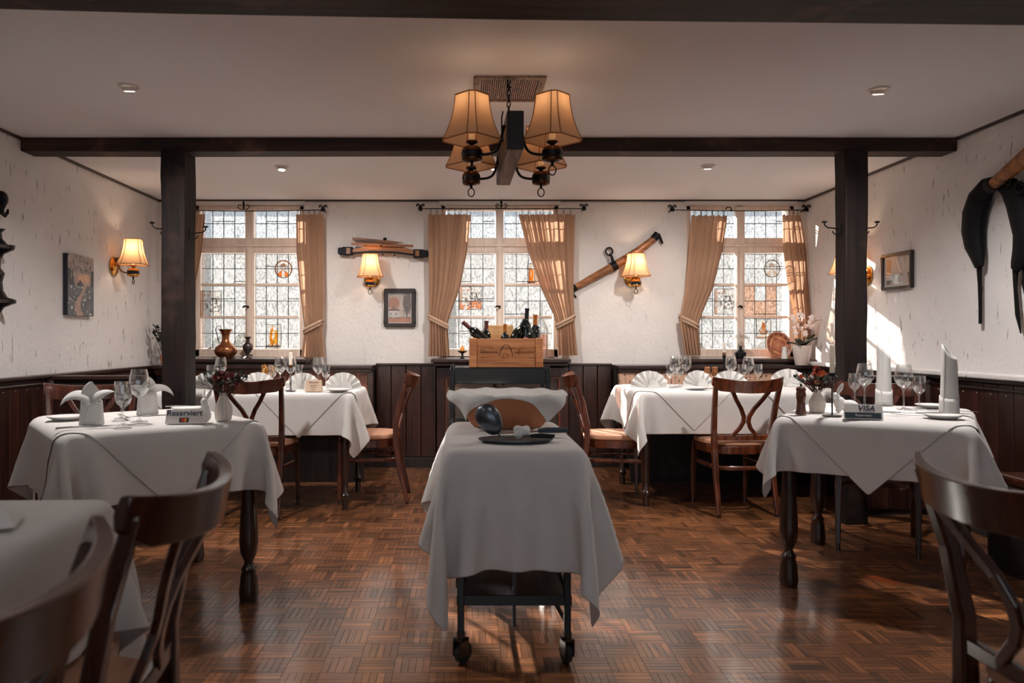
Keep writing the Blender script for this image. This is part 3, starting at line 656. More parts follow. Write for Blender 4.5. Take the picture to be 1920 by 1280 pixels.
# ================================================================== LAMPS
def shade_mb(h=0.195, rb=0.128, rt=0.074, cut=0.36, a0=0.0, inner=0):
    # bell shade, a square with cut corners
    m = MB(); lv = 10
    def ring(r, z):
        q = []
        for k in range(4):
            for s in (-1, 1):
                a = a0 + k * PI / 2 + s * (PI / 4) * (1 - cut * 0.62); q.append((r * math.cos(a), r * math.sin(a), z))
        return q
    vs = []
    for i in range(lv + 1):
        t = i / lv; r = rt + (rb - rt) * ((1 - t) ** 2.1 * 0.85 + (1 - t) * 0.15) - inner; vs += ring(r, t * h)
    fs = [(i * 8 + k, i * 8 + (k + 1) % 8, (i + 1) * 8 + (k + 1) % 8, (i + 1) * 8 + k) for i in range(lv) for k in range(8)]
    m.add(vs, fs); m.rings = [vs[i * 8:(i + 1) * 8] for i in range(lv + 1)]; return m
def lamp_head(root, loc, a0=0.0, k=1.0, estr=None, ring=True, bulb='bulb', tilt=None):
    sm = shade_mb(a0=a0)
    sh = part('lamp_shade', lambda: shade_mb(a0=a0), 'shade', root, key=('shade', a0), loc=(loc[0], loc[1], loc[2] + 0.062), smooth=False)
    def seams():
        m = MB()
        for q in range(8): m.tube([Vector(rg[q]) * 1.004 for rg in sm.rings], 0.0022, 5)
        for i in (0, -1): m.tube([Vector(p) * 1.002 for p in sm.rings[i]], 0.003, 5, closed=True)
        return m
    part('piping', seams, 'shade_seam', sh, key=('seam', a0))
    b = part('lamp_body', lambda: MB().lathe([(0, -.034), (.022, -.034), (.042, -.028), (.046, -.018), (.044, -.012)], 20).lathe([(.044, .014), (.045, .018), (.036, .032), (.014, .036), (.01, .044), (.026, .05), (.026, .058), (.0, .058)], 20), 'brass' if k == 1.0 else 'bronze', root, smooth=True, key=('lbody', k), loc=loc)
    part('body_band', lambda: MB().lathe([(.043, -.013), (.046, -.01), (.046, .012), (.043, .015)], 20), 'black_metal', b, smooth=True, key='lband')
    part('pull_ring', lambda: MB().lathe([(0.006, -.05), (.007, -.034)], 8).tube([(0.016 * math.cos(a * PI / 8), 0, -.068 + .021 * math.sin(a * PI / 8)) for a in range(16)], .003, 6, closed=True), 'iron', b, smooth=True, key='lring')
    part('bulb', lambda: MB().lathe([(.0, .062), (.013, .07), (.015, .09), (.023, .118), (.02, .14), (.0, .152)], 12), bulb, root, smooth=True, key=('bulb', bulb), loc=loc)
    L = bpy.data.lights.new('bulb_light', 'POINT'); L.energy = LAMP_W * (1.0 if bulb == 'bulb' else DIM); L.color = (1.0, 0.70, 0.44); L.shadow_soft_size = 0.02
    o = bpy.data.objects.new('bulb_light', L); COL.objects.link(o); o.parent = root; o.location = (loc[0], loc[1], loc[2] + (0.185 if bulb == 'bulb' else 0.232))
def wall_lamp(label, wall, pos, arm=0.155):
    # wall = unit vector pointing into the room
    ang = math.atan2(wall[1], wall[0]) - PI / 2
    t = thing('wall_lamp', label, 'lamp', pos, ang, 'brass wall lamps')
    part('back_plate', lambda: MB().lathe([(.066, 0), (.072, .004), (.072, .012), (.058, .02), (.02, .026), (0, .026)], 28, M=Matrix.Rotation(-PI / 2, 3, 'X')), 'brass', t, smooth=True, key='bplate')
    part('arm', MB().tube(bez((0, .022, .03), (0, .02, .075), (0, .05, .075), (0, .045, .03), 8) + bez((0, .045, .03), (0, .04, -.035), (0, .07, -.05), (0, arm - .04, -.05), 8)[1:], .0055, 8), 'bronze', t, smooth=True)
    lamp_head(t, (0, arm, -.05), a0=0.25)
    return t
c = at(213, 500, 5.85); wall_lamp('brass wall lamp with flared cream shade beside the moonlit path painting', (1, 0), (XL, 5.85, 1.69))
wall_lamp('brass wall lamp with flared cream shade below the wooden sticks', (0, -1), (at(698, 527, YB).x, YB, at(0, 524, YB).z))
wall_lamp('brass wall lamp with flared cream shade below the swingletree', (0, -1), (at(1185, 525, YB).x, YB, at(0, 523, YB).z))
wall_lamp('brass wall lamp with flared cream shade half hidden behind the post', (-1, 0), (XR, 5.66, 1.605))

def spot(label, pos, tilt, aim, watts=None, blend=0.9, size=2.6):
    t = thing('ceiling_spotlight', label, 'spotlight', pos, 0, 'recessed ceiling spotlights')
    part('trim_ring', lambda: MB().lathe([(.052, 0), (.05, -.006), (.036, -.008), (.036, 0)], 28, cap=False), 'spot_white', t, smooth=True, key='sring')
    R_ = Matrix.Rotation(tilt, 3, 'X')
    h = part('housing', lambda: MB().lathe([(.034, .0), (.034, -.022), (.026, -.026), (.026, -.014)], 24, cap=False), 'spot_white', t, smooth=True, key='shous'); h.rotation_euler = (tilt, 0, 0)
    part('lens', lambda: MB().lathe([(0, -.016), (.026, -.016)], 24, cap=False), 'glow', h, key='slens')
    L = bpy.data.lights.new('spotlight', 'SPOT'); L.energy = watts or SPOT_W; L.spot_size = size; L.spot_blend = blend; L.shadow_soft_size = 0.05; L.color = (1.0, 0.955, 0.92)
    o = bpy.data.objects.new('spotlight', L); COL.objects.link(o); o.parent = t; o.location = (0, 0, -0.04)
    o.rotation_euler = Vector(aim).normalized().to_track_quat('-Z', 'Y').to_euler()
spot('lit ceiling spotlight above the reserved table with the penguin napkins', (-1.643, 3.685, ZC), 0.2, (0.1, 0.2, -1), 130)
spot('lit ceiling spotlight above the table with the tall rolled napkins', (2.03, 3.73, ZC), 0.2, (-0.1, 0.2, -1), 130)
spot('ceiling spotlight behind the beam, near the copper vase window', (-1.32, 5.407, ZC), -0.1, (0.0, 0.35, -1), 85)
spot('lit ceiling spotlight behind the beam, near the oil lamp window', (1.71, 5.374, ZC), 0.1, (0.0, 0.35, -1), 85)
spot('added fill spotlight in the ceiling, hidden behind the chandelier', (0.20, 5.39, ZC), 0.0, (0.0, 0.35, -1), 85)  # assumed third fixture of the row, added to brighten the back of the room
for x_, lb_ in ((-1.64, 'added unseen fill spotlight over the near table'), (0.2, 'added unseen fill spotlight over the trolley aisle'), (2.03, 'added unseen fill spotlight over the glossy chair')): spot(lb_, (x_, 1.5, ZC), 0.0, (0.0, 0.1, -1), 9)  # out-of-view spots added as fill for the near area and ceiling bounce

# vent grille in the ceiling
vt = thing('ceiling_vent', 'framed ribbed wooden vent grille in the ceiling', 'vent', (0.205, 3.72, ZC))
m = MB(); m.lo((-.17, -.18, -.012), (.17, -.155, 0)).lo((-.17, .155, -.012), (.17, .18, 0)).lo((-.17, -.155, -.012), (-.135, .155, 0)).lo((.135, -.155, -.012), (.17, .155, 0))
part('frame', m, 'grey_wood', vt, bevel=0.002)
part('back_board', MB().lo((-.135, -.155, -.003), (.135, .155, 0)), 'wood_backing', vt)
for i in range(26): part('slat', lambda: MB().lo((-.0032, -.155, -.009), (.0032, .155, 0)), 'old_wood', vt, key='vslat', loc=(-.128 + i * .01024, 0, 0))
for x in (-.152, .152):
    for y in (-.1, .1): part('screw', lambda: MB().lathe([(.005, -.0135), (.005, -.011)], 10), 'iron', vt, key='vscrew', loc=(x, y, 0))

# chandelier
ch = thing('chandelier', 'timber beam chandelier with four flared cream shades on iron chains', 'chandelier', (0.198, 3.565, ZC))
part('beam', MB().bar([(0.008, -0.365, -.348), (0, 0, -.348), (-.008, .365, -.348)], [.072, .071, .072], [.166, .165, .166]), 'black_wood', ch, bevel=0.004)
part('beam_underside', MB().bar([(0.008, -0.364, -.4315), (0, 0, -.4315), (-.008, .364, -.4315)], .066, .004), 'grey_wood', ch)
for i in range(9):
    lk = part('chain_link', lambda: MB().tube([(0.008 * math.cos(a * PI / 6), 0, .017 * math.sin(a * PI / 6)) for a in range(12)], .0028, 5, closed=True), 'iron', ch, smooth=True, key='chlink', loc=(0, 0, -.02 - i * .0265)); lk.rotation_euler = (0, 0.15 * (-1) ** i, (PI / 2) * (i % 2) + .3)
part('hook', MB().tube(bez((0, 0, 0), (.0, .03, -.01), (-.02, .03, -.05), (.012, 0, -.045), 8), .004, 6), 'iron', ch, smooth=True)
for yy in (-.08, .08): part('stay', MB().tube([(0, 0, -.2), (0.008, yy * .6, -.225), (0, yy, -.268)], .004, 6), 'iron', ch, smooth=True)
for sy in (-.265, .235):
    for sx in (-1, 1):
        part('arm', MB().tube(bez((sx * .034, sy, -.30), (sx * .06, sy, -.40), (sx * .05, sy, -.425), (sx * .13, sy, -.428), 10), .0065, 8), 'iron', ch, smooth=True)
        lamp_head(ch, (sx * .175, sy, -.428), a0=PI / 4, k=0.9, bulb='bulb_dim')
part('pull_chain', MB().tube([(-.045, -.366, -.27), (-.05, -.372, -.3), (-.05, -.375, -.36), (-.045, -.37, -.40)], .0035, 6), 'iron', ch, smooth=True)

# ================================================================== WALL PIECES
def rotx(a): return Matrix.Rotation(a, 3, 'X')
# moonlit path painting on canvas
pz = (1.71 + 1.292) / 2; pyc = (5.12 + 5.475) / 2
t = thing('painting', 'small unframed canvas of a pale path through a dusky meadow', 'painting', (XL, pyc, pz), PI / 2 * 1)
part('canvas', MB().lo((-.1775, -.032, -.209), (.1775, 0, .209)), 'ink_dark', t, bevel=0.002)
def path_pic(U, V):
    n1 = vnoise(U, V, 12, 1); n2 = vnoise(U, V, 30, 2)
    c = [150 + 20 * V - 30 * n1, 142 + 14 * V - 30 * n1, 138 + 10 * V - 26 * n1]
    g = np.exp(-(((U - .6) / .3) ** 2 + ((V - .62) / .09) ** 2)); c = [c[0] + 70 * g, c[1] + 30 * g, c[2] + 0 * g]
    lay(c, (V > .7) & (n2 > .62) & (abs(V - .95 + U * .35) < .25), (96, 88, 90))
    lay(c, (V < .78) & (V > .45) & ((U < .1 + .06 * n2) | (abs(U - .18) < (.8 - V) * .22) | (U > .88)), (62, 64, 70)); lay(c, (V > .47) & (V < .6 - abs(U - .46) * .7), (58, 56, 62))
    f = V < .5; lay(c, f, [78 + 30 * n1, 82 + 30 * n1, 88 + 28 * n1]); lay(c, f & (n2 > .8), (214, 210, 190))
    ctr = .52 + .13 * np.sin(V * 9.5 + 3.0) - .28 * np.clip(.25 - V, 0, 1); wd = .05 + .16 * np.clip(.5 - V, 0, 1)
    lay(c, f & (abs(U - ctr) < wd), [176 - 20 * n1, 150 - 20 * n1, 136 - 18 * n1]); return c
p = paint('picture', .355, .418, 40, 48, path_pic, 'painted', t); p.location = (0, -.0335, 0)
# framed church picture
def framed(label, cat, pos, rz, w, h, fn, fr='frame_dark', fwid=0.024, mat_w=0.0, glass=True):
    t = thing('framed_picture', label, cat, pos, rz); m = MB(); a, b = w / 2, h / 2
    for (x0, x1, z0, z1) in ((-a, a, b - fwid, b), (-a, a, -b, -b + fwid), (-a, -a + fwid, -b + fwid, b - fwid), (a - fwid, a, -b + fwid, b - fwid)): m.lo((x0, -.03, z0), (x1, -.002, z1))
    part('frame', m, fr, t, bevel=0.006)
    part('inner_fillet', MB().lo((-a + fwid, -.016, -b + fwid), (a - fwid, -.012, -b + fwid + .005)).lo((-a + fwid, -.016, b - fwid - .005), (a - fwid, -.012, b - fwid)).lo((-a + fwid, -.016, -b + fwid), (-a + fwid + .005, -.012, b - fwid)).lo((a - fwid - .005, -.016, -b + fwid), (a - fwid, -.012, b - fwid)), 'frame_white', t)
    part('backing', MB().lo((-a + .005, -.010, -b + .005), (a - .005, -.001, b - .005)), 'frame_white', t)
    iw, ih = w - 2 * fwid - 2 * mat_w, h - 2 * fwid - 2 * mat_w
    p = paint('picture', iw, ih, 66, 82, fn, 'painted', t); p.location = (0, -.0112, 0)
    if glass: part('glass', MB().lo((-a + fwid, -.0185, -b + fwid), (a - fwid, -.017, b - fwid)), 'picture_glass', t)
    return t
def church_pic(U, V):
    n1 = vnoise(U, V, 10, 5); n2 = vnoise(U, V, 30, 6); c = [196 - 30 * n1, 176 - 30 * n1, 158 - 26 * n1]
    lay(c, V < .2, [160 + 36 * n1, 98 + 30 * n1, 66 + 24 * n1]); lay(c, (((U - .22) / .3) ** 2 + ((V - .66) / .22) ** 2 < .35 + .9 * n2), [138 + 50 * n2, 88 + 34 * n2, 58 + 26 * n2])
    lay(c, (((U - .82) / .22) ** 2 + ((V - .66) / .36) ** 2 < .35 + 1.0 * n2), [54 + 76 * n2, 42 + 52 * n2, 34 + 38 * n2]); lay(c, (abs(U - .8) < .025) & (V > .18) & (V < .5), (58, 42, 34))
    lay(c, (U > .02) & (U < .46) & (V > .17) & (V < .40), [206 - 20 * n2, 196 - 20 * n2, 184 - 20 * n2]); lay(c, (V >= .40) & (V < .48 - abs(U - .24) * .1) & (U < .48), (112, 70, 54)); lay(c, (abs(U - .22) < .04) & (V > .44) & (V < .62 - abs(U - .22) * 2.5), (126, 84, 64))
    for x in (.12, .34): lay(c, (abs(U - x) < .022) & (V > .25) & (V < .34), (110, 88, 78))
    lay(c, (V > .16) & (V < .2) & (n2 > .4), (112, 76, 50)); return c
framed('framed autumn painting of a white chapel under trees', 'picture', (at(750, 0, YB).x, YB, at(0, 577, YB).z), 0, .276, .34, church_pic, fwid=.034)
def pale_pic(U, V):
    n1 = vnoise(U, V, 9, 8); c = [196 + 20 * n1, 190 + 18 * n1, 184 + 18 * n1]; lay(c, (U < .2) & (V > .35), (184, 132, 92)); lay(c, (V < .4) & (n1 > .5), (140, 130, 124)); return c
framed('narrow dark frame with a pale print under glass on the sunlit wall', 'picture', (XR, 5.25, 1.60), -PI / 2, .36, .255, pale_pic, fwid=.018, mat_w=.022)
# wooden yoke piece with crossed sticks
g = at(719, 470, YB)
t = thing('wooden_yoke', 'old wooden yoke with two blackened end caps hung above a wall lamp', 'yoke', (g.x, YB, g.z), -0.02)
k = YB / F
def pp(x, y, yy=-.05): return ((x - 719) * k, yy, (470 - y) * k)
part('bow', MB().bar([pp(656, 474), pp(690, 468), pp(719, 466), pp(748, 469), pp(784, 476)], [.05] * 5, [.03, .06, .075, .06, .03]), 'old_wood', t, bevel=0.004)
part('iron_strap', MB().bar([pp(656, 476, -.052), pp(700, 473.5, -.052), pp(740, 474.5, -.052), pp(784, 480, -.052)], .056, .012), 'iron', t)
for (x, y) in ((654, 472), (786, 477)):
    s = 1 if x > 719 else -1
    e = part('end_cap', MB().box(pp(x, y), (.088, .07, .072)).box(pp(x + s * 11, y), (.05, .06, .062)).box(pp(x + s * 16, y), (.02, .045, .05)), 'iron', t, bevel=0.005)
    part('wood_inset', MB().box(pp(x - s * 2, y, -.087), (.034, .004, .05)), 'old_wood', e)
for (x, y) in ((695, 477), (719, 477), (741, 478)): part('bolt', MB().lathe([(.006, -.014), (.006, .0)], 8, pp(x, y)), 'iron', t)
t2 = thing('wooden_stick', 'pointed wooden stick lying uppermost on the yoke', 'stick', (g.x, YB, g.z))
part('shaft', MB().bar([pp(663, 449, -.055), pp(700, 452.5, -.055), pp(735, 455.5, -.055), pp(758, 456.5, -.055)], [.03, .03, .026, .006], [.026, .026, .022, .004]), 'old_wood', t2, bevel=0.002)
part('ferrule', MB().lathe([(.0, .0), (.016, .004), (.018, .014), (.012, .022), (0, .026)], 10, pp(723, 452, -.055)), 'iron', t2, smooth=True)
t2 = thing('wooden_stick', 'blunt wooden stick lying directly on the yoke', 'stick', (g.x, YB, g.z))
part('shaft', MB().bar([pp(662, 459, -.092), pp(700, 461, -.092), pp(740, 462.5, -.092), pp(776, 463.5, -.092)], .03, [.02, .022, .022, .02]), 'old_wood', t2, bevel=0.002)
part('peg', MB().ball(pp(717, 464, -.108), .008, 8), 'iron', t2, smooth=True)
# swingletree
g = at(1155, 497, YB); t = thing('swingletree', 'diagonal wooden swingletree with iron ends and ring', 'swingletree', (g.x, YB, g.z))
def q_(x, y, yy=-.045): return ((x - 1155) * k, yy, (497 - y) * k)
part('bar', MB().tube([q_(1074, 541), q_(1110, 521), q_(1155, 496), q_(1195, 471), q_(1226, 447)], [.026, .034, .038, .036, .03], 10), 'old_wood', t, smooth=True)
for (a, b, d1, d2) in (((1078, 538), (1068, 545), (1071, 550), (1079, 559)), ((1223, 449), (1231, 440), (1235, 447), (1240, 458))):
    e = part('iron_end', MB().tube([q_(*a), q_(*b)], [.034, .034], 10), 'iron', t, smooth=True)
    part('hook', MB().tube([q_(*b), q_(*d1), q_(*d2)], [.018, .014, .009], 8), 'iron', e, smooth=True)
part('collar', MB().tube([q_(1145, 502), q_(1154, 497)], .043, 12), 'iron', t, smooth=True)
part('shackle', MB().tube([q_(1149, 496, -.05), q_(1146, 488, -.055), q_(1144, 481, -.055), q_(1141, 477, -.05)], [.018, .014, .012, .012], 8), 'iron', t, smooth=True)
part('ring', MB().tube([q_(1141 + 6.5 * math.cos(a * PI / 10), 472 + 7 * math.sin(a * PI / 10), -.03) for a in range(20)], .0075, 8, closed=True), 'iron', t, smooth=True)
# horse collar and singletree on the sunlit wall
kr = 4.35
def wr(px, py, off=0.05):
    Y = (XR - off) * F / (px - VX); return (XR - off, Y, H - (py - VY) * Y / F)
t = thing('horse_collar', 'black leather horse collar with hanging straps on the plaster wall', 'horse collar', (XR, 4.3, 1.2))
def rel(pts): return [Vector(p) - Vector((XR, 4.3, 1.2)) for p in pts]
part('collar_pad', MB().tube(rel([wr(1866, 343), wr(1850, 352), wr(1836, 372), wr(1827, 400), wr(1824, 432), wr(1827, 460), wr(1833, 480), wr(1836, 500)]), [.04, .062, .078, .082, .078, .066, .05, .03], 12, flat=0.6, up=(0, 1, 0)), 'leather', t, smooth=True)
part('collar_pad', MB().tube(rel([wr(1874, 340), wr(1893, 352), wr(1908, 378), wr(1917, 408), wr(1922, 440), wr(1916, 470), wr(1908, 495), wr(1904, 505)]), [.04, .06, .072, .076, .07, .056, .042, .03], 12, flat=0.6, up=(0, 1, 0)), 'leather', t, smooth=True)
part('strap', MB().tube(rel([wr(1836, 497, .03), wr(1837, 530, .03), wr(1838, 570, .03), wr(1838, 607, .03)]), [.022, .016, .014, .013], 8, flat=0.5, up=(0, 1, 0)), 'leather', t, smooth=True)
part('strap', MB().tube(rel([wr(1904, 500, .03), wr(1904, 540, .03), wr(1908, 590, .03), wr(1914, 625, .03)]), [.022, .014, .016, .004], 8, flat=0.5, up=(0, 1, 0)), 'leather', t, smooth=True)
part('strap', MB().tube(rel([wr(1922, 500, .03), wr(1921, 530, .03), wr(1923, 552, .03)]), [.016, .02, .01], 8, flat=0.5, up=(0, 1, 0)), 'leather', t, smooth=True)
part('ring', MB().tube(rel([wr(1911 + 9 * math.cos(a * PI / 10), 351 + 10 * math.sin(a * PI / 10), .09) for a in range(20)]), .006, 8, closed=True), 'iron', t, smooth=True)
t = thing('wooden_bar', 'thick brown wooden bar slanting up above the horse collar', 'bar', (XR, 4.2, 1.9))
part('shaft', MB().tube([Vector(wr(x, y, o)) - Vector((XR, 4.2, 1.9)) for x, y, o in ((1856, 350, .1), (1880, 332, .1), (1905, 311, .1), (1960, 262, .1))], [.03, .036, .04, .042], 12), 'old_wood', t, smooth=True)
part('iron_cap', MB().tube([Vector(wr(x, y, o)) - Vector((XR, 4.2, 1.9)) for x, y, o in ((1854, 351, .1), (1864, 344, .1))], .038, 12), 'iron', t, smooth=True)
part('chain_ring', MB().tube([Vector(wr(1890 + 4 * math.cos(a * PI / 6), 340 + 6 * math.sin(a * PI / 6), .1)) - Vector((XR, 4.2, 1.9)) for a in range(12)], .005, 6, closed=True), 'iron', t, smooth=True)
# iron hook and carved shelf on the painting wall
def wl(px, py, off=0.03):
    X = XL + off; Y = X * F / (px - VX); return (X, Y, H - (py - VY) * Y / F)
t = thing('iron_hook', 'black wrought iron wall hook above the carved rack', 'hook', (XL, 4.43, 1.9)); o_ = Vector((XL, 4.43, 1.9))
part('plate', MB().ball(Vector(wl(3, 372, .03)) - o_, (.03, .05, .045), 12), 'iron', t, smooth=True)
part('hook', MB().tube([Vector(wl(x, y, .06)) - o_ for x, y in ((6, 368), (8, 380), (4, 392), (4, 400), (9, 404), (14, 399), (15, 392))], [.022, .016, .012, .012, .012, .009, .005], 8), 'iron', t, smooth=True)
t = thing('carved_rack', 'black carved wooden wall rack with scalloped edges below the iron hook', 'rack', (XL, 4.28, 1.52))
ol = [(0, -.26), (.02, -.25), (.05, -.21), (.10, -.19), (.12, -.185), (.12, -.165), (.07, -.15), (.045, -.11), (.04, -.06), (.05, -.025), (.055, -.01), (.045, 0), (.03, .02), (.03, .07), (.05, .10), (.11, .125), (.115, .15), (.07, .155), (.04, .19), (.035, .225), (.06, .245), (.02, .25), (0, .25)]
for yy in (-.22, .1): part('side_panel', MB().prism([(x, z) for x, z in ol], yy - .012, yy + .012), 'black_wood', t, bevel=0.003)
for z in (-.175, -.012, .138): part('shelf', MB().lo((0, -.21, z - .009), (.10 if z != -.012 else .05, .09, z + .009)), 'black_wood', t, bevel=0.003)
part('back_board', MB().lo((0, -.21, -.24), (.008, .09, .24)), 'black_wood', t)
# coat hooks on the posts
def coat_hook(label, x, s, y, z):
    t = thing('coat_hook', label, 'coat hook', (x, y, z), 0, 'iron coat hooks on the posts')
    part('plate', lambda: MB().box((0, 0, 0), (.006, .03, .06)), 'iron', t, bevel=0.002, key='chplate', loc=(s * .003, 0, 0))
    part('upper_arm', MB().tube([(0, 0, .005), (s * .04, 0, .012), (s * .075, 0, .016), (s * .092, 0, .03), (s * .094, 0, .045)], [.006, .0045, .004, .004, .0045], 6).ball((s * .094, 0, .05), (.018, .014, .007), 8), 'iron', t, smooth=True)
    part('lower_hook', MB().tube([(0, 0, 0), (s * .012, 0, -.02), (s * .028, 0, -.026), (s * .04, 0, -.016), (s * .043, 0, -.005)], .004, 6), 'iron', t, smooth=True)
coat_hook('black iron coat hook on the post, towards the path painting', -1.858, -1, 4.70, 1.80)
coat_hook('black iron coat hook on the post, over the narrow curtain', -1.713, 1, 4.70, 1.775)
coat_hook('black iron coat hook on the post, towards the white orchids', 2.30, -1, 4.67, 1.80)
coat_hook('black iron coat hook on the post, towards the pale print', 2.437, 1, 4.67, 1.80)
# ================================================================== BENCHES, RADIATOR COVER
BZ = 0.905
def bench_back(label, x0, x1, planks, seat_y=5.93):
    t = thing('wall_bench', label, 'bench', ((x0 + x1) / 2, 6.4, 0)); cx = (x0 + x1) / 2; a, b = x0 - cx, x1 - cx
    part('back_panel', MB().lo((a, .12, 0.1), (b, .15, BZ - .03)), 'wood_backing', t)
    part('ledge', MB().lo((a, .0, BZ - .03), (b, .255, BZ)).lo((a + .01, .03, BZ - .06), (b - .01, .12, BZ - .031)), 'trim', t, bevel=0.005)
    part('seat_board', MB().lo((a, seat_y - 6.4, .38), (b, .118, .42)), 'trim', t, bevel=0.005)
    part('front_panel', MB().lo((a + .01, seat_y - 6.36, 0), (b - .01, seat_y - 6.335, .379)), 'black_wood', t)
    part('seat_cushion', MB().lo((a + .01, seat_y - 6.39, .421), (b - .01, .05, .47)), 'tapestry', t, bevel=0.015)
    if planks:
        n = round((b - a - .1) / .098); d = (b - a - .1) / n
        for i in range(n): part('plank', MB().lo((-d / 2 + .002, -.008, -.2), (d / 2 - .002, .008, .2)), 'bench_plank', t, bevel=0.002, key=('bpl', round(d, 4)), loc=(a + .05 + (i + .5) * d, .11, .64))
        part('top_rail', MB().lo((a, .09, BZ - .085), (b, .119, BZ - .061)), 'bench_plank', t, bevel=0.003)
        part('end_stile', MB().lo((b - .05, .085, .42), (b, .15, BZ - .03)), 'trim', t, bevel=0.004)
        for u, w_ in ((.34, .5), (.62, .45)): part('back_cushion', MB().lo((-w_ / 2, -.03, -.12), (w_ / 2, .03, .12)), 'tapestry', t, bevel=0.02, loc=(a + u * (b - a), .06, .60), rot=(-.1, 0, 0))
    else:
        part('back_cushion', MB().lo((a + .02, .04, .47), (a + 1.38, .118, BZ - .062)), 'tapestry', t, bevel=0.015)
        pn = part('side_panel', MB().lo((a + 1.40, .05, .471), (b, .118, BZ - .062)), 'wainscot', t, bevel=0.003)
        for q in range(3): part('stud', lambda: MB().ball((0, 0, 0), (.008, .004, .008), 8), 'steel', pn, smooth=True, key='stud', loc=(a + 1.47 + q * .05, .049, .81))
    return t
bench_back('plank-backed wall bench behind the table with the tan place card', XL + .06, -.80, True)
bench_back('wall bench with patterned back cushion behind the table with two wooden mills', 1.28, XR - .06, False)
def side_bench(label, x0, x1, y0, y1, endx, face, label_end):
    t = thing('side_bench', label, 'bench', ((x0 + x1) / 2, y0, 0)); cx = (x0 + x1) / 2
    part('seat_board', MB().lo((x0 - cx, .04, .38), (x1 - cx, y1 - y0, .42)), 'trim', t, bevel=0.005)
    part('front_panel', MB().lo((-.012 + (face * (x1 - x0) / 2 * .92), .04, 0), (.012 + (face * (x1 - x0) / 2 * .92), y1 - y0, .379)), 'black_wood', t)
    part('seat_cushion', MB().lo((x0 - cx + .01, .05, .421), (x1 - cx - .01, y1 - y0 - .01, .47)), 'tapestry' if endx else 'chair_dark', t, bevel=0.015)
    if endx:
        e = part('end_panel', MB().lo((endx[0] - cx, .0, 0), (endx[1] - cx, .035, .865)), 'wood_backing', t)
        part('cap_rail', MB().lo((endx[0] - cx, -.03, .866), (endx[1] - cx + .008, .05, .892)), 'trim', e, bevel=0.005)
        n = round((endx[1] - endx[0]) / .115); d = (endx[1] - endx[0]) / n
        for i in range(n): part('plank', MB().lo((-d / 2 + .003, -.007, -.4), (d / 2 - .003, .007, .4)), 'wainscot', e, bevel=0.003, key=('epl', round(d, 4)), loc=(endx[0] - cx + (i + .5) * d, -.008, .44))
    return t
side_bench('corner bench with dark planked end panel under the moonlit path painting', XL + .06, -2.2, 4.90, 5.92, (XL + .06, -2.10), 1, '')
side_bench('corner bench with dark planked end panel under the pale framed print', 2.64, XR - .06, 4.86, 5.92, (2.47, XR - .06), -1, '')
side_bench('low wall bench beside the table with the tall rolled napkins', 2.60, XR - .09, 2.55, 3.78, None, -1, '')
b = thing('back_cushion', 'patterned cushion with dark animal motif at the corner bench end', 'cushion', (-2.32, 5.32, .472), 0.2)
part('cushion_body', MB().lo((-.17, -.05, 0), (.17, .05, .34)), 'tapestry', b, bevel=0.04)
# radiator cover
rc = thing('radiator_cover', 'dark wooden radiator cover with metal mesh below the wine crate window', 'radiator cover', (.315, 6.60, 0))
m = MB().lo((-.575, 0, .06), (-.50, .085, .88)).lo((.50, 0, .06), (.575, .085, .88)).lo((-.5, 0, .80), (.5, .085, .88)).lo((-.5, 0, .06), (.5, .085, .16))
part('frame', m, 'wainscot', rc, bevel=0.004)
part('moulding', MB().lo((-.5, -.008, .785), (.5, .0, .80)).lo((-.5, -.008, .16), (.5, 0, .175)).lo((-.5, -.008, .175), (-.485, 0, .785)).lo((.485, -.008, .175), (.5, 0, .785)), 'chair', rc, bevel=0.003)
part('back_board', MB().lo((-.5, .05, .16), (.5, .06, .80)), 'card_tan', rc)
m = MB(); n = 62
for i in range(-26, n):
    x = -.49 + i * .016; L = .62
    for s in (1, -1):
        xa, xb = (x, x + L) if s > 0 else (x + L, x)
        za, zb = .17, .79
        pts = []
        for xx, zz in ((xa, za), (xb, zb)): pts.append([xx, zz])
        def clipx(p, q):
            if p[0] < -.49: f = (-.49 - p[0]) / (q[0] - p[0]); return [-.49, p[1] + (q[1] - p[1]) * f]
            if p[0] > .49: f = (.49 - p[0]) / (q[0] - p[0]); return [.49, p[1] + (q[1] - p[1]) * f]
            return p
        if max(xa, xb) < -.49 or min(xa, xb) > .49: continue
        p, q = clipx(pts[0], pts[1]), clipx(pts[1], pts[0])
        m.tube([(p[0], .03 + s * .002, p[1]), (q[0], .03 + s * .002, q[1])], .0024, 4, cap=False)
part('mesh_grille', m, 'pewter', rc, kind='stuff')

